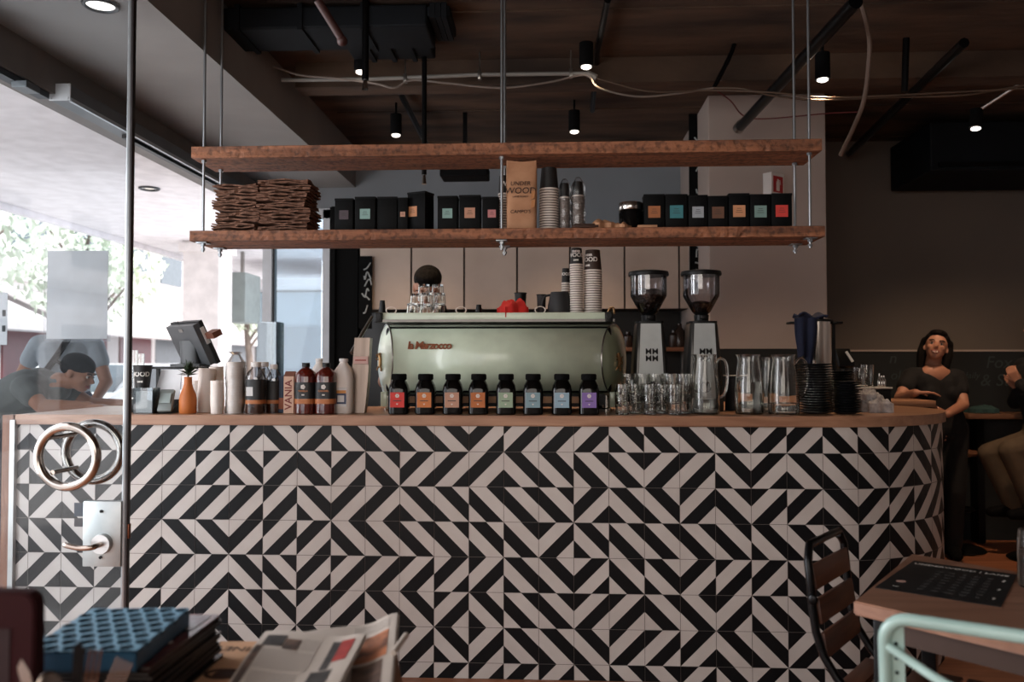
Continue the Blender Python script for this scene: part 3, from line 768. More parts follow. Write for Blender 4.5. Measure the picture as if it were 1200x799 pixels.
for px0, px1, pt, c, l in ((755, 778.5, 229, 'rust', 'black coffee box with a tan orange label, leftmost of the right row'),
    (780, 805.5, 229, 'tealdark', 'black coffee box with a dark teal label in the right row'),
    (807, 829, 230, 'grey', 'black coffee box with a light grey label in the right row'),
    (830, 853, 231, 'brown', 'black coffee box with a dull brown label in the right row'),
    (854.5, 878, 228, 'orange', 'black coffee box with an orange-brown label in the right row'),
    (879.5, 903, 229, 'sage', 'black coffee box with a grey-green label in the right row'),
    (904.5, 928, 228, 'red', 'black coffee box with a bright red label, rightmost on the shelf')):
    coffee_box(px0, px1, pt, c, l, Y=.13, lw=.6)

# flattened cardboard cup carriers, two leaning piles
def carrier(w, d, seed):
    rnd = random.Random(seed); n = 14; bb = B(); V = []; top = []; bot = []
    rim = []
    for i in range(n):
        x = -w/2 + w*i/(n-1); rim.append((x, -d/2 + rnd.uniform(-.004, .006)))
    for i in range(5): rim.append((w/2+rnd.uniform(-.005, .003), -d/2+d*(i+1)/6))
    for i in range(n): rim.append((w/2 - w*i/(n-1), d/2 + rnd.uniform(-.006, .006)))
    for i in range(5): rim.append((-w/2+rnd.uniform(-.003, .006), d/2-d*(i+1)/6))
    t = .0035
    wav = lambda x, y: .0022*sin(x*38+seed) + .0018*sin(y*40+seed*2)
    m = len(rim); V = [(x, y, wav(x, y)+dz) for dz in (0, t) for x, y in rim]
    ctr = [(0, 0, wav(0, 0)), (0, 0, wav(0, 0)+t)]
    V += ctr
    Fc = [(i, (i+1) % m, m+(i+1) % m, m+i) for i in range(m)] + [((i+1) % m, i, 2*m) for i in range(m)] + [(m+i, m+(i+1) % m, 2*m+1) for i in range(m)]
    bb.faces(V, Fc); return bb
def carrier_pile(px0, px1, ptop, Y, n, lab, grp, w0):
    xc = XX((px0+px1)/2, Y, 240); H = ZZ(ptop, Y, px0) - ZL; rnd = random.Random(n)
    protos = []; bo = [rnd.uniform(-.011, .011) for _ in range(12)]; br_ = [rnd.uniform(-.06, .06) for _ in range(12)]
    for k in range(n):
        z = ZL + .004 + (H-.01)*k/n
        if len(protos) < 4:
            o = carrier(w0, .20, k*3+n).build('cup_carrier', mat('cup_carrier_card', '7d5744', .85, col2='573a2b', nscale=18), None, smooth=False)
            tag(o, lab, 'cup carrier', grp); protos.append(o)
        else: o = protos[k % 4].copy(); COL.objects.link(o)
        o.location = (xc+rnd.uniform(-.002, .002)+bo[k//4], Y+.11, z)
        o.rotation_euler = (rnd.uniform(-.015, .015), rnd.uniform(-.02, .02) - .02*sin(k*.5), rnd.uniform(-.015, .015) + br_[k//4] + (pi if k % 3 == 0 else 0))
        o.scale = (1+rnd.uniform(-.02, .02), 1, 1.7)
carrier_pile(246, 303, 213, .075, 25, 'flat brown cardboard cup carrier in the left pile on the shelf', 'cardboard carriers in the left pile', .20)
carrier_pile(299, 362, 207, .07, 27, 'flat brown cardboard cup carrier in the right pile, next to the black boxes', 'cardboard carriers in the right pile', .225)

# ------------------------------------------------------------------ paper cups
cupblack = mat('cup_black_print', '1d1c1c', .55); cupbrown = mat('cup_brown_print', '3b2c24', .55)
def paper_cup(name, lab, loc, r_mouth, r_base, h, body=None, up=True, texts=(), cat='paper cup', group=None, th0=0., rimm=None):
    """up=False: standing on its mouth"""
    o = thing(name, lab, cat, loc, 0, group); body = body or cupblack
    rr = (r_base, r_mouth) if up else (r_mouth, r_base)
    bb = B()
    if up: bb.vessel([(r_base, 0), (r_base+(r_mouth-r_base)*.5, h*.5), (r_mouth, h)], .0012, 24)
    else: bb.lathe([(r_mouth, 0), (r_base+.0005, h), (r_base-.002, h), (r_base-.003, h-.006)], 24)
    bb.build('wall', body, o)
    bb = B(); zr_ = h-.0075 if up else 0; bb.lathe([(r_mouth-.001, zr_), (r_mouth+.0012, zr_+.0015), (r_mouth+.0014, zr_+.0075), (r_mouth-.001, zr_+.0093)], 24) if not up else bb.torus((0, 0, h-.002), r_mouth+.0008, .0022, seg=24, rs=6)
    bb.build('rim', rimm or M['cream'], o)
    for txt, size, z in texts:
        rz_ = rr[0] + (rr[1]-rr[0])*z/h
        bb = B(); add_text(bb, txt, size, Matrix.Translation((0, 0, z)), bend=(rz_+.0008, th0), extrude=.0003, offset=.0008)
        bb.build('print', mat('cup_print_white', 'e0dcd6', .6), o, smooth=False)
    return o
def cup_stack(px0, px1, ptop, pbase_z, Y, lab_top, lab_mid, grp, body, nblack=1, texts=(), th0=0., gap=None, hcup=.105, rimm=None, bodym=None):
    s_ = sc(Y); r = (px1-px0)/2*s_; rb = r*.78; x = XX((px0+px1)/2, Y, 340); H = ZZ(ptop, Y, px0)-pbase_z
    gap = gap or .0115; n = int((H-hcup)/gap); gap = (H-hcup)/n
    first = None
    for k in range(n):
        if first is None:
            first = paper_cup('paper_cup', lab_mid, (x, Y+r, pbase_z), r*.985, rb*.96, hcup, bodym or mat('cup_wall_brown', '4c3a32', .6), False, (), group=grp, rimm=rimm)
        else: dup(first, (x+random.uniform(-.001, .001), Y+r, pbase_z+gap*k))
    paper_cup('paper_cup', lab_top, (x, Y+r, pbase_z+gap*n), r*1.0, rb*1.0, hcup, body, False, texts, th0=th0)
# on the shelf
cup_stack(632, 655, 195, ZL, .13, 'black paper cup on top of the stack beside the kraft coffee bag', 'nested paper cup with a pale rim, stack beside the kraft bag', 'nested cups beside the kraft bag', cupblack, hcup=.103)
cup_stack(583.5, 596, 205, ZL, .21, 'black paper cup with white print behind the centre rod', 'small nested paper cup behind the centre rod', 'nested cups behind the centre rod', cupblack, texts=(('W', .03, .05),), th0=.1, hcup=.09)
for px0, px1, pt, la, lb, g_ in ((656, 668, 214, 'dark cup ending the film-wrapped stack right of the shelf cups', 'small nested cup wrapped in clear film', 'film-wrapped cups, left stack'),
                          (671, 684.5, 212, 'dark cup topping the rightmost film-wrapped stack', 'small nested cup in the rightmost film wrap', 'film-wrapped cups, right stack')):
    gm = mat('cup_grey', '8a807a', .6)
    cup_stack(px0, px1, pt, ZL, .15, la, lb, g_, cupblack, hcup=.07, gap=.010, bodym=gm, rimm=gm)
    x = XX((px0+px1)/2, .15, 240); r = (px1-px0)/2*sc(.15)+.006; H = ZZ(pt-5, .15, 660)-ZL
    rnd = random.Random(px0); bb = B(); secs = []
    for i in range(16):
        t = i/15; secs.append((.001+H*t, (r+rnd.uniform(-.002, .003))*(1 if t < .85 else 1-(t-.85)*4.5), (r+rnd.uniform(-.002, .003))*(1 if t < .85 else 1-(t-.85)*4.5), 2, rnd.uniform(-.001, .001), 0))
    bb.loft(secs, 14)
    w_ = bb.build('film_wrap', PLASTIC, None, ang=20); w_.location = (x, .15+r-.006, ZL)
    tag(w_, 'crinkled clear film around the '+('left' if px0 < 660 else 'right')+' of the two slim cup stacks on the shelf', 'film wrap')
# kraft coffee bag
o = thing('coffee_bag', 'upright kraft paper coffee bag with hand-drawn black print on the shelf', 'coffee bag', (XX(611, .09, 230), .125, ZL))
H = ZZ(188, .09, 610)-ZL; W = 36.5*sc(.09)/2
bb = B(); bb.loft([(0, W*.93, .036, 6), (H*.03, W*.97, .040, 6), (H*.3, W*.98, .041, 5), (H*.6, W, .034, 5), (H*.8, W*1.0, .022, 5, 0, -.003), (H*.93, W*.99, .006, 8, 0, -.005), (H, W*.98, .003, 8, 0, -.006)], 40)
for v in bb.bm.verts:
    v.co.y += .0018*sin(v.co.z*60+v.co.x*30); v.co.z += (.004*cos(v.co.x/W*2.6)-.004)*(v.co.z/H > .95)*-1
bb.build('pouch', M['kraft'], o, ang=60)
prt = mat('kraft_print', '2b1d17', .7)
bb = B()
for t, sz, z in (('UNDER', .027, H*.66), ('WOOD', .040, H*.555), ('LANE ROAST', .012, H*.47), ("CAMPO'S", .022, H*.25)):
    add_text(bb, t, sz, front(-.004, -.0455+max(0, z-H*.3)*.045, z, rx=-.05), extrude=.0004, shear=.1)
bb.torus((-.05, -.0, 0), .001, .0002, 'Y', 6, 4)
bb.build('print', prt, o, smooth=False)
bb = B()
for dz in (.43, .30):
    bb.prism([(.041, H*dz), (.058, H*(dz+.02)), (.062, H*(dz+.13)), (.046, H*(dz+.11))], 0, .001, front(0, -.044, 0))
bb.build('sticker', mat('sticker_tan', 'b57b4b', .6), o, smooth=False)
# chrome-lidded black jar and kraft packets
p = XX(740, .16, 250)
o = thing('storage_jar', 'squat black jar with a shiny chrome lid on the shelf', 'jar', (p, .20, ZL)); r = 14*sc(.16); h = ZZ(236, .16, 740)-ZL
B().lathe([(r*.9, 0), (r, .006), (r, h*.7), (r*.94, h*.74)], 28).build('body', mat('black_gloss', '0b0b0c', .08), o)
B().lathe([(r*.99, h*.74), (r*1.02, h*.76), (r*1.02, h*.97), (r*.97, h)], 28).build('lid', M['steelh'], o)
def crumple(name, lab, cat, loc, w, d, h, m, seed, rz=0, n=14, ax=1.0, fr=1.0):
    rnd = random.Random(seed); bb = B(); V = []
    for side in (1, -1):
        for i in range(n+1):
            for j in range(n+1):
                u, v = i/n*2-1, j/n*2-1; e = max(0, 1-abs(u)**4)*max(0, 1-abs(v)**4)
                fold = abs(sin(u*4.1*fr+seed)+cos(v*3.3*fr-seed+u*2))*.5
                z = h*(.5+side*.5*e*(.35+.65*fold)+rnd.uniform(-.07, .07)*e) if side > 0 else .001
                V.append((u*w/2*(1+.08*sin(v*5+seed)), v*d/2*(1+.1*cos(u*6+seed)), z if side > 0 else .0005))
    m1 = (n+1)**2; Fc = []
    for i in range(n):
        for j in range(n):
            a = i*(n+1)+j; Fc.append((a, a+n+1, a+n+2, a+1)); Fc.append((m1+a, m1+a+1, m1+a+n+2, m1+a+n+1))
    bd = [i*(n+1) for i in range(n+1)] + [n*(n+1)+j for j in range(1, n+1)] + [i*(n+1)+n for i in range(n-1, -1, -1)] + [j for j in range(n-1, 0, -1)]
    for a, c_ in zip(bd, bd[1:]+bd[:1]): Fc.append((a, c_, m1+c_, m1+a))
    bb.faces(V, Fc); o = bb.build(name, m, None, ang=25); o.location = loc; o.rotation_euler = (0, 0, rz); tag(o, lab, cat); return o
crumple('kraft_wrapper', 'crumpled kraft wrapper lying on the shelf left of the chrome-lidded jar', 'wrapper', (XX(706, .09, 262), .12, ZL), .105, .11, .045, M['kraft'], 4, .3)
crumple('kraft_wrapper', 'small crumpled kraft wrapper tip touching the chrome-lidded jar', 'wrapper', (XX(729, .10, 262), .105, ZL), .06, .07, .03, M['kraft'], 9, -.5)
o = B().box((0, 0, .006), (.085, .06, .012), bev=.002).build('kraft_packet', M['kraft']); o.location = (XX(759, .06, 262), .095, ZL); tag(o, 'flat kraft packet on the shelf edge right of the chrome-lidded jar', 'packet')
o = thing('brown_notebook', 'dark brown folded board lying at the shelf edge under the film-wrapped cups', 'board', (XX(686, .05, 266), .11, ZL))
B().box((0, 0, .006), (.115, .125, .010), bev=.002).build('board', mat('dark_brown_board', '3a2318', .7), o); B().box((.004, .004, .0155), (.105, .11, .007), bev=.002).build('fold', mat('dark_brown_board', '3a2318', .7), o)

# ================================================================== on the bar
ZW = ZT + .0008
# ------------------------------------------------------------------ espresso machine
YM = .46; xm0, xm1 = XX(445, .30, 420), XX(722, .30, 420); xmc = (xm0+xm1)/2
em = thing('espresso_machine', 'large mint green espresso machine with a rounded barrel front and copper script lettering', 'espresso machine', (xmc, YM, ZW))
hw = (xm1-xm0)/2; RZ, RY = .172, .205; zc = .243
def barrel(x_of, m, nm, inset=0, cap=False):
    n = 40; bb = B(); prof = []
    for i in range(n+1):
        a = radians(96) + radians(228)*i/n
        prof.append((cos(a)*0, 0))
    return bb
bb = B(); n = 44; L_, R_ = [], []
for i in range(n+1):
    a = radians(80 + 200*i/n)     # front half of the oval, from the top round to the bottom
    y, z = RY*cos(a), zc+RZ*sin(a); f = -y
    k = .35*f
    L_.append((-hw+k, y, z)); R_.append((hw-k, y, z))
va = [bb.bm.verts.new(v) for v in L_]; vb = [bb.bm.verts.new(v) for v in R_]
for i in range(n): bb.bm.faces.new([va[i], vb[i], vb[i+1], va[i+1]])
bp = bb.build('front_panel', M['mint'], em)
sm_ = bp.modifiers.new('t', 'SOLIDIFY'); sm_.thickness = .004; sm_.offset = -1
for sgn, nm_m in ((-1, M['mint']), (1, M['green'])):  # both ends are mint; the right one carries its shade as a darker colour
    bb = B(); rim = []; N = 48; V = []
    for i in range(N):
        a = 2*pi*i/N; y, z = RY*cos(a), zc+RZ*sin(a); k = .35*(-y)
        V.append((sgn*(hw-k+.001), y, z))
    # domed end: rings that bulge outward
    rings = [V]
    for q, bul in ((.85, .014), (.55, .027), (.2, .034)):
        rings.append([(v[0]*1+sgn*bul, v[1]*q, zc+(v[2]-zc)*q) if False else (sgn*(hw-.35*(-v[1]*q)+.001+bul), v[1]*q, zc+(v[2]-zc)*q) for v in V])
    vr = [[bb.bm.verts.new(v) for v in r_] for r_ in rings]
    for A, C_ in zip(vr, vr[1:]):
        for k in range(N): bb.bm.faces.new([A[k], A[(k+1) % N], C_[(k+1) % N], C_[k]])
    bb.bm.faces.new(vr[-1]); bb.bm.faces.new(vr[0])
    ec = bb.build('end_panel', nm_m, em); ec['label'] = ('left' if sgn < 0 else 'right')+' domed green end panel'
    bb = B(); bb.tube([Vector(v)+Vector((sgn*.001, 0, 0)) for v in V], .0035, 6, closed=True); bb.build('chrome_edge', M['steel'], ec)
    # rampant lion emblem
    bb = B(); G = lambda u, v: Vector((sgn*(hw+.022-.24*(.10+u*.03)), -.105-u*.02*1-.0, zc-.005+v))
    def P3(u, v): return Vector((sgn*(hw+.020) + u*.95, -.062+sgn*u*.3, zc-.005+v))
    for pts, r in (([P3(0, -.028), P3(.003, -.01), P3(.001, .012), P3(-.001, .026)], .0085), ([P3(0, .026), P3(-.004, .036)], .009), ([P3(0, .012), P3(-.014, .022), P3(-.018, .030)], .004),
                   ([P3(0, .004), P3(-.014, .006), P3(-.019, .012)], .004), ([P3(.001, -.024), P3(-.010, -.034), P3(-.015, -.046)], .0045), ([P3(.002, -.026), P3(.008, -.040), P3(.006, -.050)], .005),
                   ([P3(.004, -.018), P3(.018, -.012), P3(.013, .006), P3(.019, .02)], .0028)):
        bb.tube(curve_pts(pts, 4), r, 7)
    bb.build('emblem', M['gold'], ec)
bb = B(); bb.box((0, .05, zc), (2*hw-.03, 2*RY-.09, 2*RZ-.03), bev=.02); bb.box((0, .02, .055), (2*hw-.10, .36, .05)); bb.build('body', M['blackm'], em)
bb = B(); bb.box((0, -.170, .056), (2*hw-.18, .012, .030)); bb.build('drip_rail', mat('drip_rail_copper', '8d6a50', .35, .5), em)
for sx in (-1, 1):
    for y in (-.12, .14):
        bb = B(); bb.lathe([(.030, 0), (.030, .012), (.018, .018), (.018, .075)], 16, (sx*(hw-.045), y)); bb.build('foot', M['steelh'] if y < 0 else M['black'], em)
    bb = B(); bb.box((sx*(hw-.012), -.10, .055), (.030, .05, .07), bev=.004); bb.build('foot_block', M['mint'], em)
# cup rail and tray
zr = ZZ(375, .31) - ZW; zr1 = ZZ(366, .31) - ZW; xr0, xr1 = XX(448, .31, 370)-xmc, XX(709, .31, 370)-xmc
bb = B(); bb.box(((xr0+xr1)/2, .31-YM+.01, (zr+zr1)/2), (xr1-xr0, .012, zr1-zr), bev=.003); bb.build('cup_rail', M['mint'], em)
bb = B(); bb.box((0, .01, zr-.002), (2*hw-.01, .33, .012)); bb.build('cup_tray', mat('tray_steel', '6f6c69', .35, .9), em)
for sx, x in ((-1, xr0-.016), (1, xr1+.018)):
    bb = B(); bb.box((x, -.14, (zr+zr1)/2-.004), (.036, .05, .048), bev=.006); bb.cone((x, -.17, zr+.02), (x, -.16, zr+.02), .012, seg=12); bb.build('rail_corner', M['black'], em)
for px in (458, 540, 633):
    x = XX(px, .33, 362)-xmc; bb = B(); bb.torus((x, -.12, zr1+.013), .024, .0032, 'Y', 28, 6)
    for v in bb.bm.verts: v.co.z = zr1+.013+(v.co.z-zr1-.013)*.68
    bb.build('ring_knob', M['cream'], em)
xrr = xr1+.012
B().tube(curve_pts([(xrr, -.10, zr+.02), (xrr+.01, -.11, zr+.052), (xrr+.03, -.11, zr+.058), (xrr+.034, -.11, zr+.03)], 5), .005, 8).build('steam_tap', M['gold'], em)
# script lettering
bb = B(); p = on(503, 405, .26)
yy = -RY*cos(math.asin(min(1, (p.z-ZW-zc)/RZ)))
T4 = Matrix.Translation((p.x-xmc, yy-.004, p.z-ZW)) @ Matrix.Rotation(radians(90-8), 4, 'X')
add_text(bb, 'la Marzocco', .050, T4, extrude=.003, offset=.0014, spacing=.84, shear=.15)
bb.build('script_lettering', M['copper'], em, smooth=False)
# dark lever wand at the left side
bb = B(); a_, c_ = on(436, 371, .36), on(412, 414, .22); bb.tube([a_, (a_+c_)/2+Vector((0, 0, .003)), c_], .007, 10, taper=lambda t: 1+.5*t)
wd_ = bb.build('steam_wand', mat('wand_steel', '5f5a56', .35, .8), None); wd_.parent = em; wd_.location = (-xmc, -YM, -ZW)

# ------------------------------------------------------------------ eight jars in front of the machine
JL = [(465.5, 'd4332c', 'bright red'), (497, 'c9763c', 'orange'), (529.5, 'b98a72', 'dusty pink-brown'), (560, 'b3642f', 'burnt orange'),
      (592.5, '93a68c', 'sage green'), (624.5, '7d98a0', 'slate blue'), (658.5, '8fa9b8', 'light blue'), (690.5, '8266a6', 'purple')]
jarm = mat('dark_jar_glass', '050505', .08, spec=.4)
for px, colr, nm_ in JL:
    Y = .045; s_ = sc(Y); r = 11.8*s_; o = thing('coffee_jar', 'dark glass coffee jar with a %s label in the row before the machine' % nm_, 'jar', (XX(px, Y, 470), Y+r, ZW), 0, 'dark coffee jars in front of the machine')
    H = .178
    bb = B(); bb.loft([(0, r*.9, r*.9, 5), (.004, r, r, 5), (H*.60, r, r, 5), (H*.72, r*.92, r*.92, 3.5), (H*.83, r*.70, r*.70, 2.4), (H*.86, r*.64, r*.64, 2)], 32); bb.build('jar_body', jarm, o)
    bb = B(); bb.lathe([(r*.68, H*.845), (r*.75, H*.86), (r*.75, H*.985), (r*.70, H)], 28)
    for k in range(28):
        a = 2*pi*k/28; bb.box((r*.75*cos(a), r*.75*sin(a), H*.92), (.0022, .0022, H*.11), rot=(0, 0, a))
    bb.build('lid', M['matteblack'], o)
    bb = B(); w_ = .033; zc_ = H*.36
    bb.box((-.0, -r-.0006, zc_), (w_*1.9, .0012, .066)); bb.mi = 1
    add_text(bb, nm_.split()[-1][:6], .0105, front(0, -r-.0014, zc_-.003), extrude=.0002, offset=.0003) if False else bb.box((0, -r-.0016, zc_-.004), (.036, .0006, .0035))
    bb.mi = 2
    for k in range(6):
        a = k*pi/3; bb.ball((.0055*cos(a), -r-.0014, zc_+.018+.0055*sin(a)), (.0040, .0006, .0040), 8, 6)
    bb.faces([(-.005, -r-.0018, zc_-.016), (.005, -r-.0018, zc_-.016), (0, -r-.0018, zc_-.023)], [(0, 1, 2)])
    bb.build('label', [mat('jar_label_'+colr, colr, .55), mat('label_print_dark', '3b3634', .6), mat('label_print_light', 'd8cfc8', .6)], o, smooth=False)

# ------------------------------------------------------------------ on top of the machine
ZTR = ZW + zr + .0055
def tumbler_profile(r, h, flare=1.16):
    return [(r*.86, 0), (r*.90, .003), (r*.88, h*.10), (r*.93, h*.14), (r*.92, h*.30), (r*.96, h*.34), (r*.96, h*.46), (r*.99, h*.5), (r*1.0, h*.97), (r*.985, h)]
GLS = mat('tumbler_glass', 'f2efec', .02, trans=1.0, ior=1.46)
def tumbler(lab, loc, r=.033, h=.088, flip=False, group=None):
    bb = B(); bb.vessel(tumbler_profile(r, h), .0026, 18, floor=.009)
    if flip:
        for v in bb.bm.verts: v.co.z = h-v.co.z
    o = bb.build('drinking_glass', GL, None, ang=25); o.location = loc; tag(o, lab, 'glass', group); return o
g0 = None
k_ = 0
for px, Y, zz in ((484, .42, 0), (499, .46, 0), (514, .42, 0), (492, .53, 0), (507, .53, 0), (488, .48, .052), (500, .43, .052), (515, .44, .052), (497, .49, .098), (513, .49, .098)):
    loc = (XX(px, Y, 355), Y, ZTR+zz)
    if g0 is None: g0 = tumbler('clear drinking glass heaped upside down on the machine, hiding the barista', loc, .031, .082, True, 'glasses heaped on the espresso machine')
    else: dup(g0, loc, k_*.4)
    k_ += 1
crumple('cleaning_cloth', 'bright red cleaning cloth draped on top of the machine', 'cloth', (XX(601, .36, 360), .38, ZTR+.008), .12, .11, .10, M['redc'], 2.2, .4, 14)
crumple('cleaning_cloth', 'thin trailing red cloth corner left of the bright red cloth', 'cloth', (XX(577, .36, 360), .37, ZTR), .09, .04, .03, M['redc'], 5.2, .1, 8)
def plain_cup(nm, lab, px, Y, ptop, w, m, z0=ZTR, texts=()):
    s_ = sc(Y); h = ZZ(ptop, Y, px)-z0; return paper_cup(nm, lab, (XX(px, Y, 355), Y, z0), w*s_/2, w*s_/2*.78, h, m, True, texts, 'cup', rimm=M['black'])
plain_cup('knock_cup', 'black tapered cup behind the bright red cloth on the machine', 610, .50, 343, 14, M['black'])
plain_cup('knock_cup', 'small black cup between the white ring and the black milk jug', 634.5, .47, 345, 11, M['charcoal'])
for px, pt, l in ((520, 358, 'left'), (561, 357, 'right'), (448, 352, 'leftmost')):
    o = thing('portafilter_handle', 'dark rounded handle end on the machine top, the %s one' % l, 'handle', (XX(px, .45, 360), .45, ZTR)); B().loft([(0, .018, .014, 2), (.012, .021, .016, 2), (ZZ(pt, .45, px)-ZTR, .012, .010, 2)], 16).build('handle', M['black'], o)
    B().cone((0, .01, .010), (0, .07, .010), .006, seg=10).build('stem', M['steel'], o)
# black milk jug with a loop handle and gathered lid
o = thing('milk_jug', 'matt charcoal milk jug with a loop handle beside the paper cup stacks on the machine', 'jug', (XX(656, .40, 355), .42, ZTR)); s_ = sc(.4); r = 14.5*s_; h = ZZ(341, .4, 656)-ZTR
bb = B(); bb.vessel([(r*.92, 0), (r*1.0, .008), (r*.98, h*.5), (r*.80, h*.85), (r*.74, h*.97)], .003, 28); bb.build('body', M['charcoal'], o)
B().tube(curve_pts([(-r*.75, 0, h*.88), (-r*1.25, 0, h*.80), (-r*1.42, 0, h*.5), (-r*1.2, 0, h*.2), (-r*.95, 0, h*.15)], 6), .0055, 8).build('handle', M['charcoal'], o)
cup_stack(668, 683.5, 290, ZTR, .36, 'black paper cup with white lettering on the tall stack left on the machine', 'nested paper cup in the tall left stack on the machine', 'nested cups, left stack on the machine', cupblack, texts=(('UNDER', .013, .068), ('WOOD', .027, .050), ('LANE', .010, .026)), th0=-.1, hcup=.085, gap=.0108)
cup_stack(684.5, 706, 292, ZTR, .37, 'brown paper cup with white lettering on the tall stack right on the machine', 'nested paper cup in the tall right stack on the machine', 'nested cups, right stack on the machine', cupbrown, texts=(('UNDER', .014, .078), ('WOOD', .030, .056), ('LANE', .012, .028)), th0=-.75, hcup=.104, gap=.0112)
cup_stack(658, 668, 314, ZTR, .56, 'small black cup with pale print behind the tall left cup stack', 'small nested cup behind the tall left cup stack', 'nested cups behind the stacks on the machine', cupblack, texts=(('WOOD', .02, .05),), th0=-.3, hcup=.08)

# ------------------------------------------------------------------ grinders
def grinder(px, label, beans, dx=0):
    Y = .36; s_ = sc(Y); x = XX(px, Y, 400); o = thing('coffee_grinder', label, 'coffee grinder', (x, Y+.115, ZW))
    zt = ZZ(378, Y)-ZW; zb = 0
    bb = B()
    secs = [(.0, .088, .105, 8), (.02, .09, .105, 8), (.12, .086, .10, 8), (zt*.62, .078, .095, 8), (zt-.01, .066, .085, 8), (zt, .062, .08, 8)]
    bb.loft(secs, 40); bb.build('body', mat('grinder_side', '454442', .3, .7), o)
    bb = B(); V = [(-.062, -.112, .05), (.062, -.112, .05), (.047, -.088, zt-.004), (-.047, -.088, zt-.004)]
    V2 = [(v[0], v[1]+.01, v[2]) for v in V]
    bb.faces([Vector(v) for v in V+V2], [(0,1,2,3), (4,7,6,5), (0,4,5,1), (1,5,6,2), (2,6,7,3), (3,7,4,0)]); bb.build('front_plate', mat('grinder_plate', 'b3b6b4', .4, .35), o, smooth=False)
    lp = on(px+1, 416, Y-.03); tl_ = math.atan2(.024, zt-.05)
    bb = B(); yy = -.112+.024*((lp.z-ZW)-.05)/(zt-.05)
    T = Matrix.Translation((.003, yy-.0022, lp.z-ZW)) @ Matrix.Rotation(radians(90)-tl_, 4, 'X')
    for dy, in ((.0165,), (-.0165,)): add_text(bb, 'MM', .040, T @ Matrix.Translation((0, dy, 0)), extrude=.0012, offset=.0003, spacing=1.0)
    bb.build('logo', M['black'], o, smooth=False)
    bb = B(); bb.loft([(zt-.002, .066, .082, 6), (zt+.008, .066, .082, 6), (zt+.010, .05, .05, 2)], 32); bb.build('top_plate', M['black'], o)
    # neck, bean hopper and lid
    zn = ZZ(366, Y)-ZW; zs = ZZ(346, Y)-ZW; zl = ZZ(321, Y)-ZW; zl2 = ZZ(316, Y)-ZW
    bb = B(); bb.lathe([(.044, zt+.006), (.034, zt+.012), (.036, zn-.01), (.030, zn-.006), (.042, zn+.004)], 28); bb.box((0, -.05, zt+.028), (.03, .03, .02), bev=.003); bb.build('neck', M['black'], o)
    bb = B(); pr = [(.032, zn-.004), (.045, zn+.008), (.086, zs), (.088, zs+.01), (.088, zl)]
    bb.lathe(pr + [(r_-.0025, z_+.001) for r_, z_ in pr[::-1]], 36); bb.build('hopper', PLASTIC if False else glass_pane('hopper_plastic', (.86, .86, .88), .06), o)
    bb = B(); lv = zs+.025 if beans else zn+.045; R_ = .084 if beans else .062
    pts = [(.030, zn-.002), (.043, zn+.010)] + ([(.083, zs), (.084, lv)] if beans else [(R_, lv)])
    bb.lathe(pts + [(R_*.5, lv+.012), (.001, lv+.016)], 36)
    bb.build('coffee_beans', mat('coffee_beans', '120b08', .35, nscale=90, col2='2c1a10', bump=1.0), o, ang=80)
    bb = B(); bb.lathe([(.096, zl-.002), (.098, zl+.006), (.095, zl2-.002), (.060, zl2+.004), (.001, zl2+.005)], 36); bb.build('lid', M['black'], o)
    bb = B(); bb.cone((0, -.115, .115), (0, -.128, .11), .028, .026, seg=18); bb.build('spout', M['blackm'], o)
    return o
grinder(763.5, 'left coffee grinder with its hopper full of dark beans, behind the tumblers', True)
grinder(827, 'right coffee grinder with a nearly empty clear hopper, behind the handled jug', False)

# ------------------------------------------------------------------ tumblers
gt = None
for px, Y, n_ in ((729.5, .09, 2), (745, .16, 2), (761.5, .10, 2), (776, .165, 2), (790.5, .09, 2), (801, .155, 3), (811.5, .235, 3), (737, .235, 3), (753, .255, 3), (769.5, .245, 3), (785.5, .24, 3)):
    fr = Y < .2
    for k in range(n_):
        loc = (XX(px, Y, 470), Y+.01, ZW+.046*k)
        if gt is None: gt = tumbler('clear glass tumbler in the stacked front row between the machine and the jugs', loc, .0335, .086, False, 'stacked tumblers, front row'); gb = None
        elif fr: dup(gt, loc, k*.7+px)
        elif gb is None: gb = dup(gt, loc, 1.0, 'clear glass tumbler stacked in the rear row before the grinders', 'stacked tumblers, rear row')
        else: dup(gb, loc, k*.7+px)
dup(gt, (XX(771, .165, 440)-.0, .315, ZW+.0), .5, 'single taller clear glass standing behind the tumbler stacks before the left grinder', 'single', (1.0, 1.0, 2.0))['group'] = 'lone tall glass'

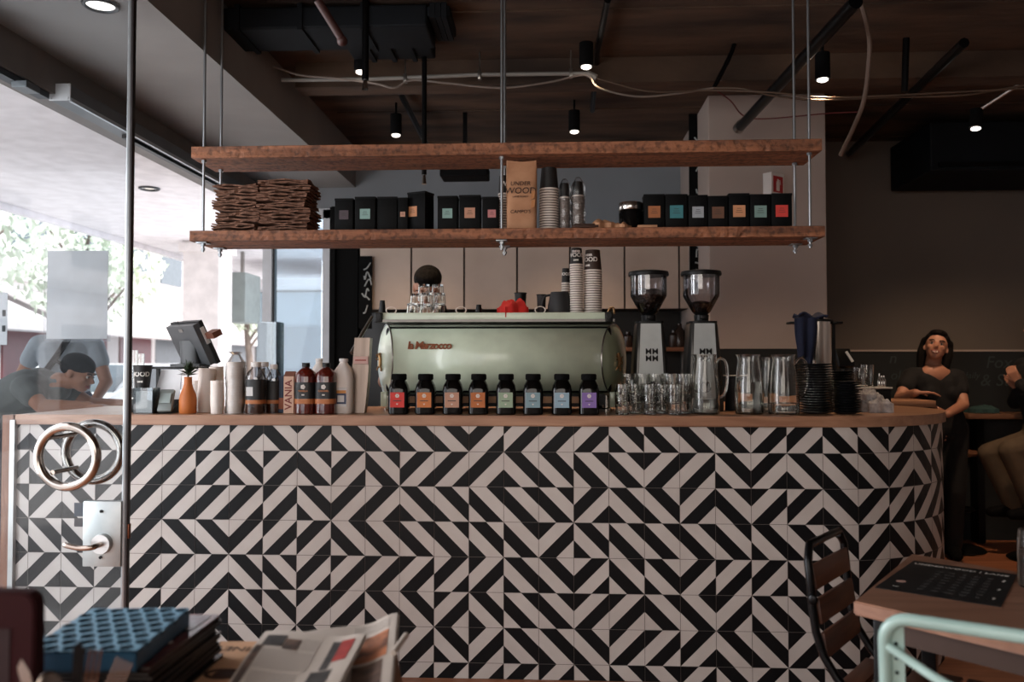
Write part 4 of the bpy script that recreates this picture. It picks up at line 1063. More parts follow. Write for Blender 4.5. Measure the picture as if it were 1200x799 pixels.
# ------------------------------------------------------------------ water jugs
def jug(px0, px1, ptop, Y, fill, lab, handle=True, rz=0):
    s_ = sc(Y); R = (px1-px0)/2*s_; x = XX((px0+px1)/2, Y, 450); H = ZZ(ptop, Y, px0)-ZW
    o = thing('water_jug', lab, 'jug', (x, Y+R, ZW), rz)
    prof = [(R*.93, 0), (R*.99, .006), (R*1.0, H*.2), (R*.98, H*.45), (R*.88, H*.7), (R*.76, H*.88), (R*.74, H*.94), (R*.80, H)]
    bb = B(); bb.vessel(prof, .0035, 36, floor=.010)
    for v in bb.bm.verts:      # pouring lip to the left, flat rim otherwise
        t = max(0, v.co.z/H-.86)/.14
        if v.co.x < 0: v.co.x *= 1+.28*t*max(0, -v.co.x/R)**2; 
    bb.build('vessel', GL, o, ang=60)
    if fill:
        zf = .0105+H*fill; rr = lambda z: np_interp(z, prof)-.0042
        bb = B(); bb.lathe([(rr(.011)-.003, .0105), (rr(.02), .016), (rr(zf*.5), zf*.5), (rr(zf), zf)], 36); bb.build('water', WATER, o)
    if handle:
        bb = B(); bb.tube(curve_pts([(R*.72, 0, H*.84), (R*1.05, 0, H*.93), (R*1.45, 0, H*.86), (R*1.55, 0, H*.6), (R*1.35, 0, H*.35), (R*1.0, 0, H*.27)], 7), .0065, 10); bb.build('handle', GL, o)
    return o
def np_interp(z, prof):
    for (r0, z0), (r1, z1) in zip(prof, prof[1:]):
        if z <= z1: return r0+(r1-r0)*(z-z0)/max(1e-6, z1-z0)
    return prof[-1][0]
jug(812.5, 846, 415, .09, .22, 'clear glass handled jug with a little water, left one before the right grinder', True)
jug(865, 898, 415, .10, .50, 'clear glass carafe half full of water, middle of the three before the pillar', False)
jug(905, 941, 415, .09, .14, 'large clear glass jug with its handle over the black plates', True)
jug(893, 915, 418, .27, .30, 'clear glass carafe standing behind the middle and right jugs', False)
o = thing('saucer_stand', 'small pale saucer on a black canister between the jugs', 'canister', (XX(862, .45, 440), .47, ZW)); h = ZZ(440, .45)-ZW
B().lathe([(.045, 0), (.046, .004), (.046, h-.012), (.042, h-.008)], 24).build('canister', M['charcoal'], o); B().lathe([(.02, h-.008), (.055, h), (.053, h+.003), (.001, h)], 28).build('saucer', M['cream'], o)

# ------------------------------------------------------------------ black plates
def plate_stack(pxc, w, ptop, Y, lab, grp):
    s_ = sc(Y); r = w/2*s_; x = XX(pxc, Y, 455); H = ZZ(ptop, Y, pxc)-ZW; gap = .0112; n_ = int(H/gap); first = None
    for k in range(n_):
        loc = (x+random.uniform(-.0012, .0012), Y+r+.004+random.uniform(-.001, .001), ZW+gap*k)
        if first is None:
            bb = B(); bb.lathe([(r*.55, 0), (r*.60, .0015), (r*.97, .0075), (r, .0092), (r*.985, .0105), (r*.60, .0055), (.001, .005)], 32)
            first = bb.build('plate', mat('black_stoneware', '17171a', .35), None); first.location = loc; tag(first, lab, 'plate', grp)
        else:
            c_ = first.copy(); COL.objects.link(c_); c_.location = loc
plate_stack(961.5, 39, 424, .12, 'black plate in the tallest stack beside the big jug handle', 'black plates, tall stack')
plate_stack(998, 31, 446, .13, 'small black plate in the right front stack beside the crumpled napkins', 'black plates, right stack')
plate_stack(990, 31, 434, .33, 'small black plate in the stack behind the right front stack', 'black plates, rear stack')

# tall steel urn with navy cloth
Y = .50; s_ = sc(Y); x = XX(963, Y, 400); H = ZZ(377, Y)-ZW; r = 16*s_
o = thing('steel_urn', 'tall brushed steel cylinder with a black lugged rim behind the black plates', 'urn', (x, Y+r, ZW))
B().lathe([(r*.96, 0), (r, .004), (r, H), (r*.96, H+.001)], 40).build('cylinder', mat('urn_steel', 'dcd6ce', .22, 1., nscale=14, stretch=(1, 1, .02), col2='77706a', lo=.42, hi=.58), o)
bb = B(); bb.torus((0, 0, H+.004), r, .006, seg=36); bb.box((r+.022, 0, H-.006), (.05, .07, .012), bev=.004); bb.box((-r-.035, 0, H-.006), (.08, .07, .012), bev=.004); bb.lathe([(r*1.12, H), (r*1.12, H+.008), (r*.9, H+.012), (.001, H+.014)], 36); bb.build('rim', M['black'], o)
bb = B(); bb.box((r+.012, .01, H*.5), (.012, .03, H*.96)); bb.build('side_strap', M['black'], o)
def drape(name, lab, cat, pts_top, drop, width, m, seed, depth=.03):
    n1, n2 = 16, 18; V = []; rnd = random.Random(seed)
    for i in range(n1+1):
        for j in range(n2+1):
            u, v = i/n1, j/n2
            x_ = (u-.5)*width*(1-.25*v+.08*sin(v*5)); y_ = -.5*depth*sin(v*1.5) + .010*sin(u*13+v*2)*(.3+v) - depth*.4
            z_ = -drop*v*(1+.12*sin(u*7+seed)) + .012*sin(pi*min(1, v*6))*(1-v)
            V.append((x_, y_, z_))
    bb = B(); Fc = [(i*(n2+1)+j, (i+1)*(n2+1)+j, (i+1)*(n2+1)+j+1, i*(n2+1)+j+1) for i in range(n1) for j in range(n2)]
    bb.faces(V, Fc); o = bb.build(name, m, None, ang=70); sm_ = o.modifiers.new('t', 'SOLIDIFY'); sm_.thickness = .005; sm_.offset = 1; o.location = pts_top; tag(o, lab, cat); return o
o = bpy.data.objects.new('tea_towel', None); COL.objects.link(o); tag(o, 'navy blue towel draped over the left of the tall steel urn', 'towel'); o.location = (x-r*.35, Y-.004, ZW+H+.012)
a_ = drape('hanging_fall', None, None, (-.058, .0, .002), .205, .105, M['bluec'], 3); a_.parent = o
bb = B(); V = []
for i in range(15):
    for j in range(9):
        u, v = i/14, j/8; V.append((-.085+.135*u, -.02+.13*v, .010+.010*sin(u*9+v*3)+.008*cos(v*8-u*4)+.006))
bb.faces(V, [(i*9+j, (i+1)*9+j, (i+1)*9+j+1, i*9+j+1) for i in range(14) for j in range(8)]); b_ = bb.build('folded_top', M['bluec'], o, ang=80); sm_ = b_.modifiers.new('t', 'SOLIDIFY'); sm_.thickness = .008
# riser with white top tray, glasses and bottles behind the plates
Y = .80; zt_ = ZZ(454, Y)-ZW; xa, xb = XX(1003, Y, 455), XX(1046, Y, 455)
o = thing('riser_box', 'black riser with a white tray top behind the small plate stacks', 'riser', ((xa+xb)/2, Y+.08, ZW))
B().box((0, 0, zt_/2-.004), (xb-xa-.01, .15, zt_-.008), bev=.003).build('box', M['black'], o); B().box((0, 0, zt_), (xb-xa, .165, .008), bev=.002).build('tray', M['white'], o)
zr_ = ZW+zt_+.0048
tumbler('clear tumbler standing alone at the left end of the white-topped riser', (XX(1011, Y, 440), Y+.05, zr_), .034, .10)
tumbler('larger clear tumbler standing on the white-topped riser near the crumpled napkins', (XX(1024, Y, 440), Y+.10, zr_), .036, .115)
for i, px in enumerate((1033, 1037.5, 1042)):
    bb = B(); bb.lathe([(.009, 0), (.010, .003), (.010, .035), (.004, .046), (.004, .058+.012*(i == 0))], 12); q = bb.build('dropper_bottle', M['steelh'], None); q.location = (XX(px, Y, 445), Y+.03+.02*i, zr_); tag(q, ('tallest left', 'middle', 'right')[i]+' of three tiny silver bottles on the white-topped riser', 'bottle')
o = thing('card_reader', 'black angled payment handset with a white strip behind the small plates', 'card reader', (XX(992, .62, 425), .66, ZW))
bb = B(); bb.loft([(0, .05, .05, 5), (.01, .05, .05, 5), (.03, .018, .02, 3), (ZZ(432, .62)-ZW, .018, .02, 3)], 20); bb.build('stand', M['black'], o)
bb = B(); bb.box((0, -.0, ZZ(420, .62)-ZW), (.08, .03, .10), rot=(radians(-25), 0, radians(12)), bev=.006); bb.build('handset', M['black'], o)
bb = B(); bb.box((.018, -.03, ZZ(418, .62)-ZW), (.012, .006, .06), rot=(radians(-25), radians(-22), radians(12))); bb.build('strip', M['white'], o)
# crumpled napkins
crumple('napkin', 'crumpled white printed napkin heap at the rounded end of the worktop', 'napkin', (XX(1028, .30, 470), .34, ZW), .115, .12, .085, mat('napkin_paper', 'c9c4c2', .85, col2='9a9494', nscale=40), 7.7, .2, 24, fr=2.3)
crumple('napkin', 'second white napkin folded on top of the crumpled heap', 'napkin', (XX(1022, .30, 460), .35, ZW+.055), .085, .08, .055, mat('napkin_paper', 'c9c4c2', .85), 3.1, .9, 20, fr=2.6)

# ================================================================== left end of the bar
M['milk'] = translucent('milk_plastic_white', 'efe6df', .2)
def plain_bottle(nm, lab, px, Y, w, ptop, m, secs, capm, capsec, label=None, cat='bottle', group=None, liquid=None, base=ZW):
    s_ = sc(Y); r = w/2*s_; H = ZZ(ptop, Y, px)-base
    o = thing(nm, lab, cat, (XX(px, Y, 460), Y+r, base), 0, group)
    bb = B(); bb.loft([(z*H, k*r, k*r, n_) for z, k, n_ in secs], 28); bb.build('bottle_body', m, o)
    bb = B(); bb.lathe([(k*r, z*H) for k, z in capsec], 24); bb.build('cap', capm, o)
    return o, r, H
blab = mat('bottle_label_black', '191a1b', .5); borange = mat('bottle_label_orange', 'b06b3d', .55); blight = mat('label_print_light', 'd8cfc8', .6)
def wrap_label(o, r, H, z0, z1, m, n_=3.2, k=1.012, nm='label', extra=()):
    bb = B(); bb.loft([(z0*H, k*r, k*r, n_), (z1*H, k*r, k*r, n_)], 28)
    L_ = bb.build(nm, m, o)
    return L_
for px, l, tw in ((355, 'amber syrup bottle with a black label and copper band, left of the pair', 'VANILLA'), (379, 'amber syrup bottle with a black label and copper band, right of the pair', 'CARAMEL')):
    o, r, H = plain_bottle('syrup_bottle', l, px, .045, 24, 425, mat('amber_syrup_glass', '5c1a10', .05, trans=.35, coat=.5),
        [(0, .93, 3.2), (.015, 1, 3.2), (.72, 1, 3.2), (.80, .93, 3), (.86, .66, 2.2), (.90, .36, 2), (.925, .34, 2)], M['black'], [(.36, .915), (.40, .92), (.40, .995), (.36, 1.0)], group='amber syrup bottles')
    wrap_label(o, r, H, .30, .62, blab); wrap_label(o, r, H, .20, .295, borange, nm='band')
    bb = B(); z_ = .53*H
    for k in range(5):
        a = k*2*pi/5; bb.ball((.006*cos(a), -r*1.02, z_+.006*sin(a)), (.005, .0008, .005), 8, 6)
    bb.box((0, -r*1.02, .375*H), (.012, .001, .006)); bb.build('flower_mark', blight, o)
    bb = B(); add_text(bb, tw, .011, front(0, -r*1.022, .45*H), extrude=.0004, offset=.0003)
    bb.build('lettering', borange, o, smooth=False)
clearb = glass_pane('bottle_clear', (.80, .80, .82), .10)
for px, Y, w, pt, l in ((296, .06, 22, 424, 'clear bottle with a black label and white square, nearest the white cups'), (307, .19, 17, 424, 'clear bottle with dark syrup, middle of the three by the cups'), (318, .13, 16.5, 427, 'clear bottle with a black label, right of the three by the cups')):
    o, r, H = plain_bottle('syrup_bottle', l, px, Y, w, pt, clearb, [(0, .95, 3), (.02, 1, 3), (.70, 1, 3), (.80, .85, 2.6), (.88, .48, 2), (.92, .44, 2)], M['whitep'], [(.48, .90), (.56, .91), (.56, .995), (.5, 1.0)], group='clear syrup bottles')
    bb = B(); bb.loft([(.01*H, .93*r, .93*r, 3), (.50*H, .95*r, .95*r, 3)], 24); bb.build('syrup', mat('syrup_dark_amber', '4a2413', .15), o)
    wrap_label(o, r, H, .27, .66, blab, 3); wrap_label(o, r, H, .19, .265, borange, 3, nm='band')
    if px == 296:
        bb = B(); bb.box((-.014, -r*1.02, .43*H), (.030, .001, .040)); bb.build('white_square', M['white'], o)
# white plastic milk jugs
for px, Y, w, pt, l, lb in ((371, .20, 20, 420, 'white plastic milk bottle peeking out behind the amber syrup bottles', False), (399.5, .10, 25, 420, 'white plastic milk bottle with an orange and blue label right of the amber bottles', True)):
    o, r, H = plain_bottle('milk_bottle', l, px, Y, w, pt, M['milk'], [(0, .94, 3.6), (.02, 1, 3.6), (.66, 1, 3.6), (.78, .86, 2.6), (.88, .50, 2), (.93, .36, 2), (.95, .35, 2)], M['whitep'], [(.37, .94), (.43, .945), (.43, .995), (.39, 1.0)])
    B().tube(curve_pts([(r*.2, r*.5, H*.88), (r*.55, r*.9, H*.80), (r*.6, r*1.08, H*.65), (r*.5, r*.95, H*.52)], 5), .007, 8).build('handle', mat('milk_plastic', 'd6cec7', .4), o)
    if lb:
        bb = B(); bb.box((.0, -r*1.005, .30*H), (.052, .002, .085)); bb.mi = 1; bb.box((0, -r*1.018, .27*H), (.048, .001, .048)); bb.mi = 2; bb.box((0, -r*1.018, .395*H), (.048, .001, .014)); bb.mi = 0
        bb.box((0, -r*1.03, .27*H), (.03, .001, .03)); bb.build('label', [M['white'], mat('label_navy', '34405f', .5), mat('label_amber', 'd08a3a', .5)], o, smooth=False)
# cartons
o = thing('carton', 'tall narrow kraft carton with dark red vertical lettering left of the amber bottles', 'carton', (XX(337.5, .09, 460), .13, ZW)); s_ = sc(.09); h = ZZ(441, .09)-ZW; w = 12.5*s_
B().box((0, 0, h/2), (w, .06, h), bev=.002).build('box', mat('carton_pinkish', 'c9a48e', .7), o, smooth=False)
bb = B(); V = [(-w/2, -.03, h), (w/2, -.03, h), (w/2, .03, h), (-w/2, .03, h), (-w/2, 0, h+.022), (w/2, 0, h+.022)]
bb.faces(V, [(0, 1, 5, 4), (3, 4, 5, 2), (0, 4, 3), (1, 2, 5)]); bb.build('gable', mat('carton_brown', '6d4034', .7), o, smooth=False)
bb = B(); add_text(bb, 'VANIA', .045, front(0, -.0312, h*.5) @ Matrix.Rotation(radians(90), 4, 'Z'), extrude=.0004, offset=.0008); bb.build('lettering', mat('carton_red', '7a3a35', .7), o, smooth=False)
o = thing('carton', 'dark blue narrow carton squeezed left of the kraft carton', 'carton', (XX(329, .15, 460), .18, ZW)); h = ZZ(440, .15)-ZW
B().box((0, 0, h/2), (.028, .07, h), bev=.003).build('box', mat('carton_blue', '27354a', .6), o, smooth=False); B().box((0, 0, h*.25), (.0285, .0705, h*.3)).build('band', mat('carton_copper', '8a4a2c', .6), o, smooth=False)
# steel chute with curved foot
p0, p1 = XX(407, .12, 484), XX(427, .12, 484); h = ZZ(395, .12)-ZW
o = thing('steel_chute', 'tall brushed steel upright with a flared foot beside the espresso machine', 'steel stand', ((p0+p1)/2, .16, ZW))
bb = B(); n_ = 14; V = []
for i in range(n_+1):
    t = i/n_; z = h*t; xo = -.012*(1-t)**3 + .016*t; wv = .082 - .012*t
    for dx, dy in ((-wv/2, 0), (wv/2, 0), (wv/2, .055), (-wv/2, .055)): V.append((xo+dx, dy+.01*t, z))
Fc = [(i*4+k, i*4+(k+1) % 4, i*4+4+(k+1) % 4, i*4+4+k) for i in range(n_) for k in range(4)] + [(3, 2, 1, 0), (n_*4, n_*4+1, n_*4+2, n_*4+3)]
bb.faces(V, Fc); bb.build('upright', mat('warm_steel', '84766c', .35, .85, nscale=25, stretch=(1, 1, .05), col2='6c6058'), o, smooth=False)
bb = B(); bb.box((.012, -.001, h*.70), (.068, .004, .035), bev=.001); bb.build('plate', mat('plate_pink', 'c7a197', .5), o, smooth=False)
bb = B(); add_text(bb, 'URNEX', .014, front(.012, -.0042, h*.70), extrude=.0003, offset=.0003) if False else bb.box((.012, -.0036, h*.70), (.05, .001, .006)); bb.build('plate_mark', mat('plate_red', '9a4a44', .6), o, smooth=False)

# vase with succulent
Y = .05; s_ = sc(Y); r = 10*s_; H = ZZ(442, Y)-ZW
o = thing('bud_vase', 'small orange bottle vase holding a spiky dark green sprig', 'vase', (XX(216, Y, 470), Y+r, ZW))
bb = B(); bb.vessel([(r*.90, 0), (r, .006), (r*1.02, H*.35), (r*.92, H*.52), (r*.60, H*.70), (r*.46, H*.82), (r*.44, H*.97), (r*.48, H)], .003, 28); bb.build('vase_body', M['orange'], o)
bb = B(); rnd = random.Random(5)
for k in range(46):
    a = rnd.random()*6.28; t = rnd.random(); L_ = .045+.025*rnd.random(); el = .15+1.2*t
    d = Vector((cos(a)*cos(el), sin(a)*cos(el), sin(el))); s0 = Vector((0, 0, H+.004+.014*t)); sd = Vector((-sin(a), cos(a), 0))*.0065
    tip = s0+d*L_; mid = s0+d*L_*.5+Vector((0, 0, .004))
    bb.faces([s0, mid+sd, tip, mid-sd, mid+Vector((0, 0, -.003))], [(0, 1, 2, 3), (0, 4, 1), (1, 4, 2), (2, 4, 3), (3, 4, 0)])
bb.tube([(0, 0, .02), (0, 0, H+.02)], .004, 6); bb.build('sprig', M['leaf'], o, smooth=False)
# black logo cup on a black box
Y = .15; zb = ZZ(456, Y)-ZW
o = thing('cash_box', 'small black metal box under the black takeaway cup at the left end of the bar', 'box', (XX(159, Y, 470), Y+.07, ZW))
B().box((0, 0, zb/2), (.085, .14, zb), bev=.004).build('box', M['black'], o); B().box((0, -.071, zb*.6), (.05, .003, .006)).build('slot', M['steel'], o)
Y = .17; s_ = sc(Y); h = ZZ(428, Y)-ZW-zb
paper_cup('takeaway_cup', 'black takeaway cup with white round lettering standing on the black box', (XX(161, Y, 440), Y+.05, ZW+zb+.001), 11*s_, 8*s_, h, cupblack, True, (('HOOD', .030, h*.6), ('LANE', .010, h*.28)), 'cup', th0=.12, rimm=M['black'])
for px, pt, l in ((157.5, 410, 'tall'), (165, 414, 'short')):
    Y = .42; h = ZZ(pt, Y)-ZW; q = B().vessel([(.016, 0), (.017, h)], .0015, 18).build('straw_tube', GL); q.location = (XX(px, Y, 420), Y, ZW); tag(q, l+' clear glass tube behind the black takeaway cup', 'tube')
# clear holder and tilted device
o = thing('napkin_holder', 'clear acrylic holder with white slips in front of the black takeaway cup', 'holder', (XX(167, .05, 470), .09, ZW)); h = ZZ(455, .05)-ZW
bb = B()
for y in (-.035, .035): bb.box((0, y, h/2), (.085, .004, h))
for sx in (-1, 1): bb.box((sx*.043, 0, h/2), (.003, .074, h))
bb.box((0, 0, .002), (.089, .074, .004)); bb.build('acrylic_case', glass_pane('acrylic', (.86, .89, .89), .14), o, smooth=False)
for k in range(5): B().box((0, -.024+k*.012, h*.45), (.076, .0035, h*.82)).build('slip', M['paper'], o, smooth=False)
o = thing('payment_terminal', 'small grey payment terminal tilted back beside the orange vase', 'payment terminal', (XX(189, .05, 470), .10, ZW))
R3 = Euler((radians(-28), 0, radians(8)))
B().box((0, 0, .055), (.062, .022, .11), rot=R3, bev=.005).build('case', mat('terminal_grey', '7f8684', .4), o)
B().box((0, -.013, .068), (.048, .003, .05), rot=R3).build('screen', mat('terminal_screen', '9aa5a3', .15), o)
bb = B(); V = [(-.036, -.03, 0), (.036, -.03, 0), (.036, .06, 0), (-.036, .06, 0), (.036, .05, .06), (-.036, .05, .06)]; bb.faces(V, [(0, 3, 2, 1), (0, 1, 4, 5), (2, 3, 5, 4), (1, 2, 4), (0, 5, 3)]); bb.build('cradle', M['black'], o, smooth=False)
o = thing('price_card', 'white slanted card standing under the till behind the orange vase', 'card', (XX(193, .22, 450), .24, ZW)); R3 = Euler((radians(-14), 0, 0)).to_matrix()
hh = ZZ(432, .22)-ZW
bb = B(); bb.prism([(-.075, 0), (.055, 0), (.055, hh), (-.045, hh)], -.0012, .0012, Matrix.Rotation(radians(90-12), 4, 'X')); bb.build('card', M['paper'], o, smooth=False)
B().box((0, .052, .05), (.06, .002, .11), rot=Euler((radians(18), 0, 0))).build('stand', M['paper'], o, smooth=False)
# till: shelf bar and monitor seen from the back
Yt = .46; zt_ = ZZ(429.5, Yt)-ZW; xa, xb = XX(158, Yt, 430), XX(240, Yt, 430)
o = thing('till_stand', 'black raised platform with slim legs carrying the till', 'stand', ((xa+xb)/2, Yt+.12, ZW))
B().box((0, 0, zt_-.006), (xb-xa, .24, .012), bev=.002).build('platform', M['black'], o)
for sx in (-1, 1):
    for sy in (-1, 1): B().box((sx*((xb-xa)/2-.015), sy*.10, (zt_-.012)/2), (.016, .016, zt_-.012)).build('leg', M['black'], o)
ta = on(219.5, 388, Yt+.06)
o = thing('till_monitor', 'grey and black touch-screen till seen from behind, tilted on its stand', 'till', (XX(222, Yt+.10, 430), Yt+.11, ZW+zt_+.0005))
gr = mat('till_grey', '55585b', .4); bkl = mat('till_black', '17181a', .45)
zh = ZZ(376, Yt)-ZW-zt_
MR = Matrix.Translation((.0, .02, zh*.52)) @ Matrix.Rotation(radians(-38), 4, 'Z') @ Matrix.Rotation(radians(27), 4, 'X')
def mbox(bb, c, d): 
    bb.box((0, 0, 0), (1e-3,)*3) if False else None
    x, y, z = [k/2 for k in d]; P = [MR @ (Vector(c)+Vector(q)) for q in ((-x,-y,-z),(x,-y,-z),(x,y,-z),(-x,y,-z),(-x,-y,z),(x,-y,z),(x,y,z),(-x,y,z))]
    bb.faces(P, [(0,3,2,1),(4,5,6,7),(0,1,5,4),(1,2,6,5),(2,3,7,6),(3,0,4,7)])
bb = B(); mbox(bb, (0, .018, 0), (.285, .020, .235)); bb.build('display', bkl, o, smooth=False)
bb = B(); mbox(bb, (0, -.008, .0), (.27, .034, .22)); bb.build('rear_housing', gr, o, smooth=False)
bb = B(); mbox(bb, (-.0, -.026, .085), (.035, .003, .016)); bb.build('badge', M['steel'], o, smooth=False)
bb = B(); mbox(bb, (.1435, .01, .04), (.002, .022, .09)); bb.build('side_sticker', M['white'], o, smooth=False)
bb = B(); mbox(bb, (0, .029, 0), (.26, .002, .21)); bb.build('screen', mat('screen_off', '0c0e10', .08), o, smooth=False)
bb = B(); bb.loft([(0, .085, .075, 5), (.012, .085, .075, 5), (.016, .045, .03, 4), (zh*.35, .042, .022, 4, 0, -.012), (zh*.58, .05, .02, 4, 0, -.01)], 28); bb.build('stand', gr, o)
bb = B(); bb.tube([MR @ Vector((-.03, -.005, .11)), MR @ Vector((-.03, -.005, .14))], .0012, 6); bb.build('antenna', M['black'], o)
bb = B(); mbox(bb, (.178, .035, .035), (.075, .05, .03)); cr = bb.build('card_tray', mat('dark_walnut', '6b4030', .6), o, smooth=False); cr['label'] = 'small brown wooden side tray'
# white cups and lids piled by the vase
def nested(pxc, w, ptop, Y, n_, lab, grp, tilt=0, base=ZW, h1=.055, taper=.86):
    s_ = sc(Y); r = w/2*s_; x = XX(pxc, Y, 460); H = ZZ(ptop, Y, pxc)-base; gap = (H-h1)/max(1, n_-1); first = None
    ax = Vector((sin(tilt), 0, cos(tilt)))
    for k in range(n_):
        loc = Vector((x, Y+r, base+(r*abs(sin(tilt)))))+ax*gap*k
        if first is None:
            bb = B(); bb.vessel([(r*taper, 0), (r*.97, h1*.93), (r, h1*.94), (r, h1)], .0015, 24); first = bb.build('paper_cup', M['cupw'], None); tag(first, lab, 'paper cup', grp)
            q = first
        else: q = first.copy(); COL.objects.link(q)
        q.location = loc; q.rotation_euler = (0, tilt, 0)
nested(236, 20, 432, .14, 9, 'white paper cup in the slumping stack just right of the orange vase', 'white cups right of the vase', .05)
nested(251, 15, 446, .05, 8, 'white paper cup in the short stack between the vase and the film-wrapped cups', 'white cups, short stack', 0)
nested(252, 17, 430, .22, 9, 'white paper cup in the rear stack leaning under the till', 'white cups, rear stack', -.04)
nested(228, 15, 446, .235, 7, 'white paper cup in the stack half hidden by the orange vase', 'white cups behind the vase', -.03)
nested(272, 22, 424, .07, 15, 'white paper cup in the broad film-wrapped stack left of the clear bottles', 'white cups in film', 0)
x = XX(272, .07, 460); r = 11.8*sc(.07); H = ZZ(412, .07)-ZW; rnd = random.Random(3); bb = B(); secs = []
for i in range(22):
    t = i/21; k = 1 if t < .80 else max(.2, 1-(t-.80)*4.2) + (.5 if t > .96 else 0); secs.append((.001+H*t, r*k*rnd.uniform(.99, 1.06), r*k*rnd.uniform(.99, 1.06), 2, rnd.uniform(-.003, .003), 0))
q = bb.loft(secs, 16).build('film_wrap', PLASTIC, ang=20); q.location = (x, .07+11*sc(.07), ZW); tag(q, 'clear film twisted shut over the broad stack of white cups on the bar', 'film wrap')
# clear acrylic dispenser frame behind the clear bottles
xa, xb = XX(301, .5, 400), XX(322, .5, 400); h = ZZ(376, .5)-ZW
o = thing('acrylic_bin', 'tall clear acrylic bin standing behind the clear syrup bottles', 'bin', ((xa+xb)/2, .58, ZW)); bb = B()
for sx in (-1, 1): bb.box((sx*(xb-xa)/2, 0, h/2), (.004, .12, h))
for sy in (-1, 1): bb.box((0, sy*.06, h*.5), (xb-xa, .004, h))
bb.box((0, 0, .003), (xb-xa, .12, .006)); bb.build('walls', glass_pane('acrylic', (.86, .89, .89), .14), o, smooth=False)
B().box((0, -.03, h*.45), (.035, .03, .06), bev=.004).build('dispenser_clip', M['black'], o)

# ================================================================== behind the bar
Yc = 2.75; zc0 = ZZ(362, Yc, 600); prev = None
edges = [421, 482, 544, 606, 668, 732, 796, 858]
cab0 = None
for i in range(7):
    xa, xb = XX(edges[i], Yc, 330), XX(edges[i+1], Yc, 330); w = xb-xa
    if i == 6: xb = XX(835, Yc, 330); w = xb-xa
    o = thing('wall_cupboard', ('leftmost', 'second from left', 'third from left', 'middle', 'fifth from left', 'sixth from left', 'rightmost, narrow')[i]+' beige wall cupboard behind the espresso machine', 'cupboard', ((xa+xb)/2, BACK-.005, zc0), 0, 'beige wall cupboards')
    hh = .56; d = BACK-Yc-.02
    B().box((0, -d/2, hh/2), (w-.002, d, hh)).build('body', mat('cupboard_edge', '3a322d', .6), o, smooth=False)
    B().box((0, -d-.009, hh/2), (w-.014, .018, hh), bev=.0015).build('door', M['cabinet'], o, smooth=False)
o = thing('splashback', 'black tiled splashback below the wall cupboards', 'splashback', (0, 0, 0)); xa, xb = XX(421, BACK, 400), PILX0-.01
B().box(((xa+xb)/2, BACK-.012, (zc0+.9)/2), (xb-xa, .02, zc0-.9-.004)).build('panel', mat('black_splashback', '151413', .35), o, smooth=False)
o = thing('back_counter', 'dark back counter running under the wall cupboards', 'counter', (0, 0, 0))
B().box(((xa+xb)/2, 2.78, .43), (xb-xa, .62, .86)).build('body', M['black'], o, smooth=False); B().box(((xa+xb)/2-.01, 2.77, .88), (xb-xa-.01, .66, .04), bev=.003).build('worktop', mat('dark_worktop', '2b2420', .4), o)
z = ZZ(409, 2.8, 770); xa, xb = XX(726, 2.8, 400), XX(830, 2.8, 400)
o = thing('wall_shelf', 'copper-edged shelf seen between the machine and the grinders', 'shelf', (0, 0, 0)); B().box(((xa+xb)/2, 2.95, z), (xb-xa, .28, .03), bev=.002).build('board', mat('shelf_copper_brown', '84543a', .5), o)
for k in range(5):
    px = (736, 748, 790, 797, 812)[k]; hq = (.12, .16, .13, .18, .15)[k]
    nm_ = ('squat', 'tall', 'round', 'slim', 'broad')[k]
    q = B().lathe([(.035, 0), (.037, .01), (.037, hq*.7), (.018, hq*.85), (.018, hq)], 16).build('storage_bottle', mat('brown_bottle', '3b2a22', .2)); q.location = (XX(px, 2.9, 400), 2.92, z+.016); tag(q, nm_+' brown bottle on the copper-edged shelf behind the grinders', 'bottle')
# silver dispenser on the back counter behind the machine, dark equipment row
o = thing('back_equipment', 'dark coffee equipment row on the back counter at the right of the machine', 'equipment', (XX(748, 2.6, 430), 2.7, .901)); B().box((0, 0, .17), (.3, .3, .34), bev=.02).build('housing', M['blackm'], o); B().cone((0, -.12, .34), (0, -.12, .40), .05, .04).build('cap', M['steel'], o)
# narrow chalkboard strip left of the pillar and grey chalk menu at the left
def chalk_strip(nm, lab, pxa, pxb, Y, ptop, pbot, seed, amp):
    xa, xb = XX(pxa, Y, 250), XX(pxb, Y, 250); z1, z0 = ZZ(ptop, Y, pxa), ZZ(pbot, Y, pxa)
    o = thing(nm, lab, 'chalkboard', ((xa+xb)/2, Y, z0)); B().box((0, .01, (z1-z0)/2), (xb-xa, .02, z1-z0), bev=.002).build('board', M['matteblack'], o, smooth=False)
    scribble(lambda P_, r_: B().tube(P_, r_, 5).build('chalk_stroke', chalkw, o), -(xb-xa)/2+.03, (xb-xa)/2-.005, .05, z1-z0-.05, -.002, int((z1-z0)/.07), amp, .0055, seed); return o
chalk_strip('chalkboard', 'tall narrow chalkboard with white scribbled script left of the pillar', 808, 832, 2.3, 130, 345, 4, .075)
chalk_strip('chalkboard', 'small chalkboard with grey scrawl at the left below the shelf', 421, 436, 2.705, 300, 385, 9, .07)
